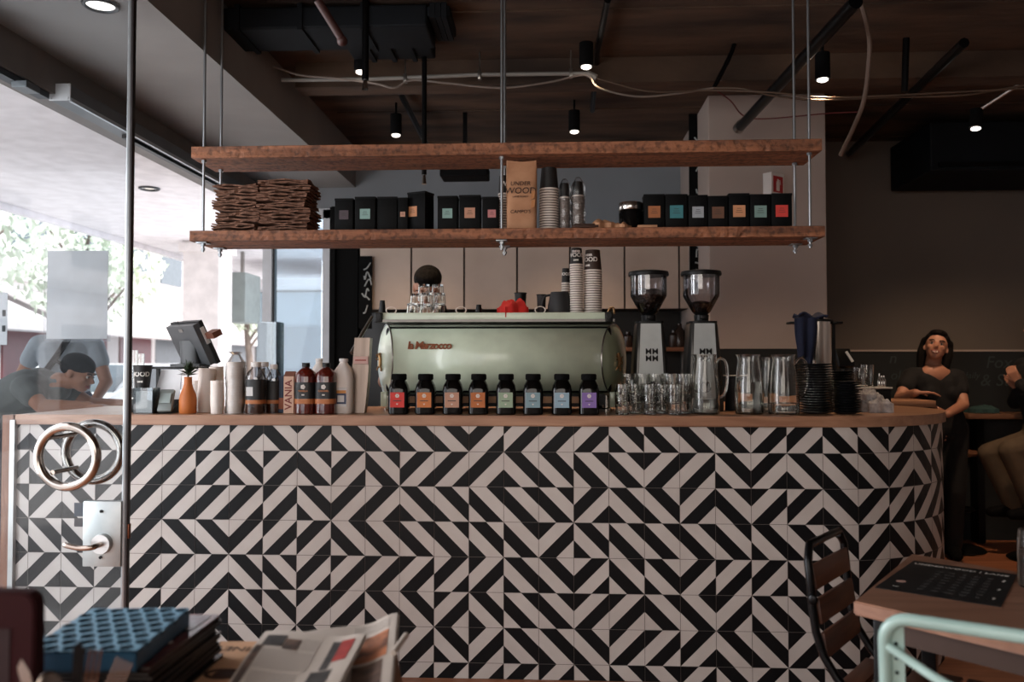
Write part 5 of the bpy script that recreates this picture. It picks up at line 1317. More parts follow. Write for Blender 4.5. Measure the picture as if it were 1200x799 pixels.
# projecting extinguisher sign on the pillar
o = thing('fire_sign', 'small folded red and white fire extinguisher sign projecting from the pillar', 'sign', (XX(903, 1.89, 222), 1.885, ZZ(232, 1.89, 903))); H = ZZ(211, 1.89, 903)-ZZ(232, 1.89, 903)+.03
sw = mat('sign_white', 'e2dedb', .5); sr = mat('sign_red', 'b3262b', .5)
Rr = Matrix.Rotation(radians(-38), 4, 'Z'); Rl = Matrix.Rotation(radians(38+180), 4, 'Z')
apex = Matrix.Translation((-.02, -.10, 0))
bb = B(); bb.prism([(0, 0), (.125, 0), (.125, H), (0, H)], -.0015, .0015, apex @ Matrix.Rotation(radians(38), 4, 'Z') @ Matrix.Rotation(radians(90), 4, 'X')); bb.build('right_leaf', sw, o, smooth=False)
bb = B(); bb.prism([(0, 0), (-.06, 0), (-.06, H), (0, H)], -.0015, .0015, apex @ Matrix.Rotation(radians(-45), 4, 'Z') @ Matrix.Rotation(radians(90), 4, 'X')); bb.build('left_leaf', sw, o, smooth=False)
T = apex @ Matrix.Rotation(radians(38), 4, 'Z') @ Matrix.Rotation(radians(90), 4, 'X') @ Matrix.Translation((.06, H/2, .002))
bb = B(); bb.prism([(-.045, -.052), (.05, -.052), (.05, .052), (-.045, .052)], 0, .001, T); bb.mi = 1
bb.prism([(-.016, -.042), (.016, -.042), (.016, .012), (.008, .024), (.008, .034), (-.008, .034), (-.008, .024), (-.016, .012)], .0012, .002, T)
bb.prism([(.008, .028), (.022, .028), (.026, .0), (.021, 0), (.018, .022), (.008, .022)], .0012, .002, T)
bb.build('pictogram', [sr, sw], o, smooth=False)
# timber ledge at the far right where the woman leans
o = thing('service_ledge', 'narrow timber service ledge behind the rounded bar end', 'ledge', (2.17, 1.95, 0)); zl_ = ZZ(469.5, 1.75, 1070)
B().box((0, 0, zl_-.02), (.42, .36, .04), bev=.004).build('top', wood('ledge_oak', '9b7358', '7b573f', .45, 0, 3), o); B().box((-.02, .03, (zl_-.04)/2), (.30, .18, zl_-.04)).build('body', M['black'], o, smooth=False)

# ================================================================== open glass door
YD = -.75
xe = XX(147.5, YD, 560); xh = FAC+.02
dr = bpy.data.objects.new('door_1', None); COL.objects.link(dr); dr['kind'] = 'structure'
B().box(((xh+xe)/2, YD, 1.37), (xe-xh-.02, .010, 2.66)).build('door_glass', glass_pane('door_glass_haze', (.90, .93, .95), .012), dr, smooth=False)
b = B(); b.box((xe-.004, YD, 1.39), (.013, .016, 2.70), bev=.003); b.build('edge_profile', mat('edge_aluminium', '989ea2', .3, .6), dr)
b = B(); b.box((xe+.0075, YD, 1.39), (.010, .022, 2.70), bev=.002); b.build('edge_seal', mat('seal_dark', '231e1f', .4), dr)
b = B(); b.box(((xh+xe)/2, YD, .05), (xe-xh, .03, .09), bev=.003); b.build('bottom_rail', M['steel'], dr)
b = B(); b.box((xh-.005, YD, 1.39), (.03, .03, 2.70), bev=.003); b.build('hinge_stile', M['steel'], dr)
rings = bpy.data.objects.new('ring_handle', None)
for nm, Y, k in (('front_ring', YD-.082, 1), ('rear_ring', YD+.082, 1)):
    c_ = on(79, 535, YD-.082)
    q = B().torus((c_.x, Y, c_.z), .1025, .0158, 'Y', 56, 14).build(nm, mat('ring_steel', 'b5ada6', .14, 1.), dr)
    if nm == 'front_ring':
        for px, py in ((56, 513), (60, 554)):
            p = on(px, py, YD-.082); B().cone((p.x, YD-.075, p.z), (p.x, YD+.075, p.z), .0085, seg=16).build('standoff', mat('ring_steel', 'b5ada6', .14, 1.), q)
pa, pb = on(98, 587, YD-.012), on(141.5, 664, YD-.012)
b = B(); b.box(((pa.x+pb.x)/2, YD, (pa.z+pb.z)/2), (pb.x-pa.x, .030, pa.z-pb.z), bev=.002)
lp = b.build('lock_plate', mat('lock_plate_steel', 'a7abab', .42, .75, col2='90989a', nscale=9), dr)
b = B()
for px, py in ((119, 599), (118, 653)):
    p = on(px, py, YD-.016); b = B(); b.cone((p.x, YD-.020, p.z), (p.x, YD-.0155, p.z), .0055, seg=12); b.build('screw', M['blackm'], lp)
p = on(119.5, 637, YD-.02)
b = B(); b.cone((p.x, YD-.034, p.z), (p.x, YD-.0152, p.z), .033, .036, 28); b.build('rose', mat('rose_steel', 'c6c8c9', .3, .8), lp)
pl = on(78, 636, YD-.06)
b = B(); b.tube(curve_pts([(p.x, YD-.03, p.z), (p.x, YD-.058, p.z-.0), (p.x-.012, YD-.072, p.z-.003), (p.x-.05, YD-.074, p.z-.004), (pl.x+.01, YD-.074, p.z+.004), (pl.x, YD-.07, p.z+.006)], 5), .0095, 12); b.build('lever', mat('lever_steel', 'a89a90', .22, 1.), lp)
b = B(); b.tube(curve_pts([(p.x, YD+.03, p.z), (p.x, YD+.058, p.z), (p.x-.03, YD+.07, p.z), (pl.x+.03, YD+.07, p.z+.004)], 5), .0095, 12); b.build('inner_lever', mat('lever_steel', 'a89a90', .22, 1.), lp)
# latch tongue on the edge
q = on(147, 622, YD); B().box((xe+.014, YD, q.z), (.006, .016, .05), bev=.001).build('latch', M['copper'], lp)
# papers stuck to the glass
def on_glass(nm, lab, cat, pxa, pya, pxb, pyb, m, extra=None):
    a_, c_ = on(pxa, pya, YD+.008), on(pxb, pyb, YD+.008); o = thing(nm, lab, cat, ((a_.x+c_.x)/2, YD+.0085, (a_.z+c_.z)/2)); W, H = c_.x-a_.x, a_.z-c_.z
    B().box((0, 0, 0), (W, .0012, H)).build('sheet', m, o, smooth=False)
    return o, W, H
o, W, H = on_glass('paper_poster', 'blank white paper poster in a clear sleeve taped on the glass door', 'poster', 56, 294, 125.5, 397, M['paper'])
b = B(); b.box((0, .0012, 0), (W+.022, .001, H+.02)); b.build('sleeve', glass_pane('sleeve_film', (.92, .92, .92), .05, .1), o, smooth=False)
o, W, H = on_glass('door_notice', 'white notice with black marks on the glass at the far left edge', 'notice', -26, 343, 8, 404, M['paper'])
for z in (.02, -.035): B().box((W/2-.012, -.001, z), (.012, .001, .022)).build('mark', M['black'], o, smooth=False)
o, W, H = on_glass('door_sticker', 'dark blue square sticker beside the lock plate', 'sticker', 87, 589, 97.5, 605, mat('sticker_blue', '26384d', .5))
o, W, H = on_glass('door_sticker', 'small dark mottled sticker under the blue sticker beside the lock plate', 'sticker', 87, 607, 97.5, 617, mat('sticker_dark', '4a4244', .5))

# ================================================================== near left table
ZTB = .75
tw = wood('cafe_table_wood', 'a07358', '85593f', .5, 1, 2.5, .1)
ca, cb = at(463, 746, Z=ZTB), at(471, 799, Z=ZTB)
d_ = (cb-ca).normalized(); ang_ = math.atan2(d_.y, d_.x)+pi/2     # edge runs toward the camera
def table(nm, lab, corner, u, v, Lu, Lv, top_m, thick=.035, frame=M['blackm']):
    """corner point and two unit directions in the plan; legs inset"""
    o = thing(nm, lab, 'table', (corner.x, corner.y, 0)); u, v = Vector((u[0], u[1])), Vector((v[0], v[1]))
    Q = lambda a, c_: (u*a*Lu+v*c_*Lv)
    P = [Q(0, 0), Q(1, 0), Q(1, 1), Q(0, 1)]
    B().prism([(p.x, p.y) for p in P], ZTB-thick, ZTB, bev=.004).build('table_top', top_m, o, ang=50)
    C_ = [(.08, .08), (.92, .08), (.92, .92), (.08, .92)]
    for a, c_ in C_:
        p = Q(a, c_); B().box((p.x, p.y, (ZTB-thick)/2), (.04, .04, ZTB-thick), rot=(0, 0, math.atan2(u.y, u.x)), bev=.003).build('leg', frame, o)
    for i in range(4):
        p, q = Q(*C_[i]), Q(*C_[(i+1) % 4]); m_ = (p+q)/2
        B().box((m_.x, m_.y, ZTB-thick-.03), ((p-q).length-.04, .02, .055), rot=(0, 0, math.atan2((q-p).y, (q-p).x))).build('apron', mat('apron_dark_wood', '3a251b', .6), o, smooth=False)
    return o
u_ = Vector((d_.x, d_.y, 0)); v_ = Vector((u_.y, -u_.x, 0))
if v_.x > 0: v_ = -v_
table('cafe_table', 'timber cafe table at the lower left carrying newspapers and magazines', ca, u_, v_, .72, 1.05, tw)
z1 = ZTB+.0006
# kraft placemat with print
P = [at(x_, y_, Z=z1) for x_, y_ in ((258, 752), (388, 752), (352, 808), (206, 808))]
o = thing('kraft_placemat', 'kraft paper placemat with dark print lying under the newspapers', 'placemat', (0, 0, 0))
B().prism([(p.x, p.y) for p in P[::-1]], z1, z1+.0012).build('sheet', mat('kraft_mat_paper', 'c69a78', .8, col2='bb8f6d'), o, smooth=False)
b = B(); p = at(290, 761, Z=z1); add_text(b, 'SHINE', .036, flat(p.x, p.y, z1+.0016, pi), extrude=.0002, offset=.0004); b.build('print', mat('print_brown_black', '3a2219', .7), o, smooth=False); b = B()
p = at(262, 791, Z=z1)
for k in range(28): pass
b.tube([Vector((p.x+.034*cos(a*pi/16), p.y+.022*sin(a*pi/16), z1+.0018)) for a in range(32)], .004, 5, closed=True)
b.lathe([(.02, z1+.0012), (.02, z1+.0022), (.001, z1+.0023)], 20, (p.x, p.y)); b.build('emblem', mat('print_brown_black', '3a2219', .7), o, smooth=False)

# magazines: stack of ten, each its own
def mag(lab, lm, loc, rz, grp=None, th=.0075, w=.215, d=.30, cover=None):
    o = thing('magazine', lab, 'magazine', loc, rz, grp)
    B().box((0, 0, th/2), (w-.003, d-.003, th-.002)).build('pages', mat('mag_pages', '463f3b', .8), o, smooth=False)
    b = B(); b.box((0, 0, th-.0005), (w, d, .0009)); b.box((0, 0, .0005), (w, d, .0009)); b.box((-w/2, 0, th/2), (.0012, d, th)); b.build('cover', lm, o, smooth=False)
    return o
fr = at(258, 719, Z=.838); nr = at(172, 783, Z=.838)
dm = Vector((fr.x-nr.x, fr.y-nr.y)); am = math.atan2(dm.y, dm.x)-pi/2
mc = Vector((fr.x, fr.y)) - Vector((cos(am), sin(am)))*.1075 - Vector((-sin(am), cos(am)))*.15
darkc = mat('mag_cover_dark', '1d1a1c', .25); rnd = random.Random(2); m0 = None
for k in range(10):
    loc = (mc.x+rnd.uniform(-.006, .006)+.002, mc.y+rnd.uniform(-.006, .006)-.003, ZTB+.0007+.0078*k)
    if m0 is None: m0 = mag('dark-covered magazine in the pile beneath the top red-brown magazine', darkc, loc, am, 'dark magazines in the pile')
    else: dup(m0, loc, am+rnd.uniform(-.04, .04))
zt = ZTB+.0007+.0078*10
o = mag('glossy magazine with a red-brown cover on top of the magazine pile', mat('mag_cover_red', '6b2a22', .15, col2='2a1a1c', nscale=9), (mc.x, mc.y, zt), am, None, .008)
b = B(); b.box((.035, .09, .0092), (.12, .09, .0004)); b.build('cover_photo', mat('mag_photo', '8f9298', .2, col2='5d4f55', nscale=14), o, smooth=False)
b = B(); b.box((.08, -.03, .0094), (.02, .012, .0006)); b.build('cover_badge', M['white'], o, smooth=False)
# striped magazine/flyer pile at the lower left edge
o = mag('pale striped folder sticking out below the blue tray', mat('folder_stripe', 'a39588', .6, col2='4c3a32', nscale=5, stretch=(.3, 4, 1), lo=.45, hi=.55), (mc.x-.10, mc.y-.075, zt-.03), am+.05, None, .012)
# the piece is carried by the magazines below
# blue tray with wells
fr = at(222, 712, Z=.872); nr = at(160, 762, Z=.872); dm = Vector((fr.x-nr.x, fr.y-nr.y)); at_ = math.atan2(dm.y, dm.x)-pi/2; Lt = dm.length
ex, ey = Vector((cos(at_), sin(at_))), Vector((-sin(at_), cos(at_)))
Wt = .185; tc_ = Vector((fr.x, fr.y))-ex*Wt/2-ey*Lt/2
o = thing('blue_tray', 'blue moulded tray with rows of round wells lying on the magazine pile', 'tray', (tc_.x, tc_.y, zt+.0085), at_)
ht = .872-(zt+.0085)
b = B(); cols, rows = 6, 8; cw, ch = Wt/cols, Lt/rows; R_ = min(cw, ch)*.41
hexr = 12
for j in range(rows):
    for i in range(cols):
        offx = (.25 if j % 2 else -.25)*cw
        cx_, cy_ = -Wt/2+cw*(i+.5)+offx*.9, -Lt/2+ch*(j+.5)
        x0_, x1_ = -Wt/2+cw*i+(offx*.9 if i else min(0, offx*.9)), -Wt/2+cw*(i+1)+(offx*.9 if i < cols-1 else 0)
        if i == 0: x0_ = -Wt/2
        y0_, y1_ = -Lt/2+ch*j, -Lt/2+ch*(j+1)
        outer = []
        for k in range(16):
            a = 2*pi*(k+.5)/16; dx, dy = cos(a), sin(a)
            t = min(((x1_-cx_) if dx > 0 else (cx_-x0_))/max(abs(dx), 1e-6), ((y1_-cy_) if dy > 0 else (cy_-y0_))/max(abs(dy), 1e-6))
            outer.append((cx_+dx*t, cy_+dy*t, ht))
        rim_ = [(cx_+R_*cos(2*pi*(k+.5)/16), cy_+R_*sin(2*pi*(k+.5)/16), ht) for k in range(16)]
        low = [(cx_+R_*.9*cos(2*pi*(k+.5)/16), cy_+R_*.9*sin(2*pi*(k+.5)/16), ht-.007) for k in range(16)]
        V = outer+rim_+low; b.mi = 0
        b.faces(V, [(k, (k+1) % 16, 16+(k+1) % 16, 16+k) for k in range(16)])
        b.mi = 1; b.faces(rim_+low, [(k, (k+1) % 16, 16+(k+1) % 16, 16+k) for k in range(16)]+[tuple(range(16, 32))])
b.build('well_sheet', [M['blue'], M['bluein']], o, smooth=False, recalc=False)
b = B(); t_ = .004
for s_ in (-1, 1):
    b.box((s_*(Wt/2-t_/2), 0, ht/2-.002), (t_, Lt, ht-.004)); b.box((0, s_*(Lt/2-t_/2), ht/2-.002), (Wt, t_, ht-.004))
b.box((0, 0, .002), (Wt, Lt, .004)); b.build('tray_body', mat('blue_tray_side', '24526f', .45), o, smooth=False)

# newspapers
npaper = mat('newsprint', 'bdb1a7', .9, col2='b3a79d', nscale=5)
def printed(name, base, ink, rows):
    """newsprint columns: fine lines broken into words"""
    m = bpy.data.materials.new(name); m.use_nodes = True; n = m.node_tree.nodes; L = m.node_tree.links; p = n['Principled BSDF']; p.inputs['Roughness'].default_value = .9
    tc = n.new('ShaderNodeTexCoord'); br = n.new('ShaderNodeTexBrick'); br.inputs['Scale'].default_value = rows
    br.inputs['Color1'].default_value = lin(ink); br.inputs['Color2'].default_value = lin(ink); br.inputs['Mortar'].default_value = lin(base)
    br.inputs['Mortar Size'].default_value = .035; br.inputs['Brick Width'].default_value = .22; br.inputs['Row Height'].default_value = .09; br.inputs['Mortar Smooth'].default_value = .4
    L.new(tc.outputs['Object'], br.inputs['Vector']); L.new(br.outputs[0], p.inputs['Base Color']); return m
cols_m = printed('newsprint_columns', 'b9ada3', '665e58', 22)
photo_d = mat('news_photo_dark', '3f3a38', .8, col2='24201f', nscale=22); photo_r = mat('news_red_block', '9a2e28', .8, col2='802420', nscale=25); photo_g = mat('news_photo_mixed', '6b5347', .8, col2='2f2a28', nscale=24)
orangeph = mat('news_photo_orange', 'b5704c', .8, col2='45302a', nscale=18)
def news(lab, quad, zbase, lift, blocks, pages=4, curl=.03):
    """quad: four corners far-left, far-right, near-right, near-left on the table plane"""
    P = [at(x_, y_, Z=zbase+lift*k) for (x_, y_), k in zip(quad, (1, 1, .3, .3))]
    c_ = sum(P, Vector())/4; o = thing('newspaper', lab, 'newspaper', (c_.x, c_.y, zbase))
    def S(u, v, dz=0):   # u across, v from far to near
        p = P[0].lerp(P[1], u).lerp(P[3].lerp(P[2], u), v)
        z = .006+curl*(.5-.5*cos(v*pi))*0 + curl*(math.exp(-((u-.97)/.16)**2)*(1-.5*v)) + .004*sin(u*5+v*3) + .010*(1-v)*curl/.03
        return Vector((p.x-c_.x, p.y-c_.y, z+dz))
    N_ = 18
    for pg in range(pages):
        b = B(); V = []
        off = .0016*pg
        for side in (0, 1):
            for i in range(N_+1):
                for j in range(N_+1):
                    q = S(i/N_, j/N_, -off*1.0); q += Vector((.0025*pg*(-1)**pg, -.002*pg, 0)); q.z = max(.0004+.0003*(pages-pg), q.z) - (.0009 if side else 0)
                    V.append(q)
        m1 = (N_+1)**2; Fc = []
        for i in range(N_):
            for j in range(N_):
                a = i*(N_+1)+j; Fc += [(a, a+1, a+N_+2, a+N_+1), (m1+a, m1+a+N_+1, m1+a+N_+2, m1+a+1)]
        bd = [i*(N_+1) for i in range(N_+1)] + [N_*(N_+1)+j for j in range(1, N_+1)] + [i*(N_+1)+N_ for i in range(N_-1, -1, -1)] + [j for j in range(N_-1, 0, -1)]
        for a, cc in zip(bd, bd[1:]+bd[:1]): Fc.append((a, cc, m1+cc, m1+a))
        b.faces(V, Fc); b.build('page', npaper, o, ang=60)
    for (u0, v0, u1, v1, m_, nm_) in blocks:
        b = B(); n_ = 8; V = [S(u0+(u1-u0)*i/n_, v0+(v1-v0)*j/n_, .0008) for i in range(n_+1) for j in range(n_+1)]
        b.faces(V, [(i*(n_+1)+j, i*(n_+1)+j+1, (i+1)*(n_+1)+j+1, (i+1)*(n_+1)+j) for i in range(n_) for j in range(n_)]); b.build(nm_, m_, o)
    return o
news('folded newspaper with a colour photo under the front newspaper, curled at right', ((330, 742), (466, 722), (458, 812), (330, 812)), z1+.0005, .02,
     [(.62, .05, .93, .18, cols_m, 'text_block'), (.60, .24, .93, .62, orangeph, 'photo'), (.62, .66, .9, .98, photo_g, 'photo')], 4, .02)
news('front newspaper open flat with grey columns and a red block, beside the magazine pile', ((312, 738), (428, 746), (396, 812), (262, 812)), z1+.021, .012,
     [(.06, .10, .26, .30, photo_d, 'photo'), (.27, .16, .42, .34, photo_g, 'photo'), (.10, .36, .60, .66, cols_m, 'text_block'), (.12, .70, .55, .97, cols_m, 'text_block'),
      (.44, .13, .60, .33, cols_m, 'text_block'), (.72, .12, .80, .66, photo_d, 'photo'), (.80, .10, .93, .52, photo_r, 'red_block'), (.66, .68, .86, .95, photo_d, 'photo'), (.015, .3, .08, .9, photo_g, 'headline')], 3, .012)
tag(B().tube([at(461, 765, Z=z1+.03), at(476, 744, Z=z1+.035)], .006, 10).build('rolled_leaflet', npaper), 'rolled end of newsprint poking out at the right of the newspapers', 'paper roll')

# maroon menu board upright and cutlery tin at the extreme left
Ym = -3.68+1.22
xr_ = XX(47, Ym, 740); zt_ = ZZ(691, Ym, 20)
o = thing('menu_holder', 'dark maroon upright menu cover at the lower left corner', 'menu', (xr_-.085, Ym, ZTB+.0006))
b = B(); hh = zt_-ZTB; b.prism([(-.085, 0), (.085, 0), (.085, hh-.02), (.078, hh-.005), (.065, hh), (-.085, hh)], -.014, .014, Matrix.Rotation(radians(90), 4, 'X'), bev=.003); b.build('cover', M['redp'], o)
B().box((0, 0, .006), (.20, .07, .012), bev=.003).build('foot', M['black'], o)
B().box((-.01, -.0155, hh*.5), (.12, .001, hh*.6)).build('inset', mat('maroon_dark', '24060b', .7), o, smooth=False)
Yc = -3.68+1.17
xc_ = XX(78, Yc, 780); o = thing('cutlery_tin', 'copper coloured tin holding cutlery at the lower left corner', 'cutlery tin', (xc_, Yc, ZTB+.0006))
B().vessel([(.038, 0), (.040, .004), (.040, .105), (.042, .108)], .0015, 28).build('tin', mat('copper_tin', '8f5a44', .25, .9), o)
b = B(); b.torus((0, 0, .02), .0405, .002, seg=28, rs=6); b.build('bead', mat('copper_tin', '8f5a44', .25, .9), o)
forkm = mat('cutlery_steel', '9a8e86', .25, 1.); Zb = ZTB+.004
def cutlery(kind, lab, dx, dy, lean, az, L_, m):
    b = B()
    b.box((0, 0, L_*.35), (.008, .0025, L_*.7), bev=.0008)
    if kind == 'fork':
        b.prism([(-.005, 0), (.005, 0), (.012, .02), (.012, .03), (-.012, .03), (-.012, .02)], -.001, .001, Matrix.Translation((0, 0, L_*.68)) @ Matrix.Rotation(radians(90), 4, 'X'))
        for k in range(4): b.box((-.0105+.007*k, 0, L_*.68+.03+.022), (.0028, .0018, .046))
    elif kind == 'spoon': b.ball((0, 0, L_*.68+.03), (.019, .004, .032), 16, 10)
    else: b.prism([(-.007, 0), (.008, 0), (.009, .07), (.002, .09), (-.007, .08)], -.0008, .0008, Matrix.Translation((0, 0, L_*.66)) @ Matrix.Rotation(radians(90), 4, 'X'))
    o = b.build(kind, m); o.location = (xc_+dx, Yc+dy, Zb); o.rotation_euler = (lean*sin(az), lean*cos(az), az); tag(o, lab, 'cutlery'); return o
cutlery('fork', 'fork leaning right out of the copper tin, its tines over the blue tray', .012, .0, .38, 0, .17, forkm)
cutlery('fork', 'fork standing farther back in the copper tin', .0, .018, .15, .4, .165, forkm)
cutlery('spoon', 'spoon in the copper tin catching a pale pink highlight', -.006, -.008, -.10, .9, .150, forkm)
cutlery('knife', 'dark-handled knife upright in the middle of the copper tin', .004, .006, .05, .1, .17, M['blackm'])
cutlery('knife', 'knife leaning left in the copper tin', -.016, .0, -.28, 0, .14, forkm)
cutlery('spoon', 'small spoon leaning right low in the copper tin', .018, -.012, .5, .3, .13, mat('copper_tin', '8f5a44', .25, .9))

# ================================================================== right table, placemat and chairs
A_ = at(1000, 704, Z=ZTB); Bf = at(1068, 648.5, Z=ZTB); Bn = at(1199, 749, Z=ZTB)
u = Vector((Bf.x-A_.x, Bf.y-A_.y, 0)).normalized(); v = Vector((-u.y, u.x, 0))
if v.x < 0: v = -v
vn = Vector((Bn.x-A_.x, Bn.y-A_.y, 0)).normalized(); v = vn
Lu = Vector((Bf.x-A_.x, Bf.y-A_.y, 0)).length
tw2 = wood('right_table_wood', '99705a', '7d5846', .42, 0, 2.2, .08)
table('cafe_table', 'timber cafe table at the lower right with a black menu placemat', A_, u, v, Lu, .80, tw2)
Z2 = ZTB+.0006
Pm = [at(x_, y_, Z=Z2) for x_, y_ in ((1025, 688.5), (1071, 657), (1192, 673.5), (1173, 711.5))]
fl, fr_, nl, nr_ = Pm[1], Pm[2], Pm[0], Pm[3]
o = thing('menu_placemat', 'black paper menu placemat with white lettering on the right table', 'menu', (0, 0, 0))
B().prism([(p.x, p.y) for p in (nl, nr_, fr_, fl)], Z2, Z2+.001).build('sheet', mat('menu_black', '121213', .55), o, smooth=False)
ex_ = (fr_-fl).normalized(); ey_ = (fl-nl).normalized(); W_, H_ = (fr_-fl).length, (fl-nl).length
def mp(b, s_, size, fu, fv, off=.0003, sp=1, rot=0):
    p = nl.lerp(nr_, fu).lerp(fl.lerp(fr_, fu), fv); 
    T = Matrix(((ex_.x, ey_.x, 0, p.x), (ex_.y, ey_.y, 0, p.y), (0, 0, 1, Z2+.0014), (0, 0, 0, 1))) @ Matrix.Rotation(rot, 4, 'Z')
    add_text(b, s_, size, T, extrude=.0001, offset=off, spacing=sp)
b = B(); mp(b, 'UNDERWOOD | LANE', W_*.084, .49, .90, .0009, 1.1); b.build('title', mat('menu_ink_white', 'c9c4bd', .6), o, smooth=False)
b = B(); p = nl.lerp(nr_, .13).lerp(fl.lerp(fr_, .13), .28); b.loft([(Z2+.001, W_*.048, W_*.040, 2, p.x, p.y), (Z2+.0016, W_*.048, W_*.040, 2, p.x, p.y)], 24); b.build('oval_badge', mat('menu_badge', 'c9a092', .6), o, smooth=False)
rnd = random.Random(6)
words = ['eggs', 'toast', 'granola', 'bacon', 'salad', 'soup', 'coffee', 'tea', 'juice', 'wrap', 'melt', 'rice']
for r_ in range(8):
    b = B()
    for c_ in range(5): mp(b, rnd.choice(words), W_*.030, .34+.115*c_, .74-.085*r_, .0002)
    b.build('menu_line', mat('menu_ink_grey', '6f6b68', .6), o, smooth=False)
for k, s_ in enumerate(('all day', 'hot', 'cold')):
    b = B(); mp(b, s_, W_*.036, .92, .72-.27*k, .0004, 1, radians(90)); b.build('side_heading', mat('menu_ink_white', 'c9c4bd', .6), o, smooth=False)
b = B(); mp(b, 'lunch', W_*.028, .14, .12, .0002); b.build('side_heading', mat('menu_ink_white', 'c9c4bd', .6), o, smooth=False)

# black folding chair with wooden slats
slat = wood('chair_slat', '5c3726', '3c2218', .45, 0, 3, .15)
tl_, tr_ = at(944, 640, Z=.84), at(986, 620, Z=.84)
cu = Vector((tr_.x-tl_.x, tr_.y-tl_.y)); wch = cu.length
wch = max(wch, .30)
az = math.atan2(cu.y, cu.x)
cc = (tl_+tr_)/2
fwd = Vector((sin(az), -cos(az)));  # perpendicular to the back, toward the table
if fwd.x < 0: fwd = -fwd
org = Vector((cc.x, cc.y)) + fwd*.20
o = thing('folding_chair', 'black metal folding chair with brown timber slats beside the right table', 'chair', (org.x, org.y, 0), az)
# local: x across, local -y is forward (towards the table)
fy = -1 if (Matrix.Rotation(az, 2).to_2x2() @ Vector((0, -1))).dot(fwd) > 0 else 1
h_ = wch/2
Lc = lambda x_, f_, z_: Vector((x_, fy*f_, z_))
bk = lambda z_: -.20+.16*(.84-z_)     # back rake
b = B(); pts = [Lc(-h_, .28, 0), Lc(-h_, .02, .36), Lc(-h_, bk(.55), .55), Lc(-h_, bk(.80), .80), Lc(-h_+.03, bk(.84), .84), Lc(h_-.03, bk(.84), .84), Lc(h_, bk(.80), .80), Lc(h_, bk(.55), .55), Lc(h_, .02, .36), Lc(h_, .28, 0)]
b.tube([pts[0], pts[1]]+curve_pts(pts[1:4], 4)[1:]+curve_pts(pts[3:5], 4)[1:]+curve_pts(pts[5:7], 4)+curve_pts(pts[6:9], 4)[1:]+[pts[9]], .0115, 10); b.build('back_frame', M['blackm'], o)
for z_ in (.755, .665, .575):
    q = B().box(Lc(0, bk(z_)+.004, z_), (wch-.014, .012, .068), rot=(radians(-9)*-fy, 0, 0), bev=.003).build('back_slat', slat, o)
for sx in (-1, 1):
    b = B(); b.tube(curve_pts([Lc(sx*(h_-.025), .20, .44), Lc(sx*(h_-.025), .10, .36), Lc(sx*(h_-.025), -.12, .10), Lc(sx*(h_-.025), -.20, 0)], 5), .010, 10); b.build('rear_leg', M['blackm'], o)
b = B(); b.tube([Lc(-h_+.02, -.10, .455), Lc(-h_+.02, .26, .445)], .009, 8); b.build('seat_rail', M['blackm'], o); b = B(); b.tube([Lc(h_-.02, -.10, .455), Lc(h_-.02, .26, .445)], .009, 8); b.build('seat_rail', M['blackm'], o)
for k in range(6): B().box(Lc(0, -.10+.068*k, .466), (wch-.03, .056, .012), bev=.003).build('seat_slat', slat, o)
B().tube([Lc(-h_, .22, .08), Lc(h_, .22, .08)], .007, 8).build('cross_bar', M['blackm'], o); B().tube([Lc(-h_+.025, -.17, .05), Lc(h_-.025, -.17, .05)], .007, 8).build('cross_bar', M['blackm'], o)
p = Lc(-h_-.012, bk(.70), .70); B().ball(p, (.007, .014, .016)).build('hinge_knob', M['blackm'], o)

# mint metal chair, nearest thing at the lower right
zt_ = .86
ml, mr = at(1036, 722, Z=zt_), at(1214, 748, Z=zt_)
cu = Vector((mr.x-ml.x, mr.y-ml.y)); az = math.atan2(cu.y, cu.x); wm = cu.length+.06
nrm = Vector((-sin(az), cos(az)))      # toward the table
org = Vector((ml.x, ml.y)) + Vector((cos(az), sin(az)))*(wm/2) + nrm*.20
o = thing('metal_chair', 'pale mint painted metal chair at the lower right corner, nearest the camera', 'chair', (org.x, org.y, 0), az); h_ = wm/2
mintc = M['mintc']; by = lambda z_: -.20+.10*(.86-z_)
b = B(); R_ = .045
pts = [Vector((-h_, by(.50), .50)), Vector((-h_, by(zt_-R_), zt_-R_))] + [Vector((-h_+R_-R_*cos(a), by(zt_), zt_-R_+R_*sin(a))) for a in [k*pi/2/6 for k in range(1, 7)]]
pts += [Vector((-p.x, p.y, p.z)) for p in pts[::-1]]
b.tube(pts, .0125, 14); b.build('top_rail', mintc, o)
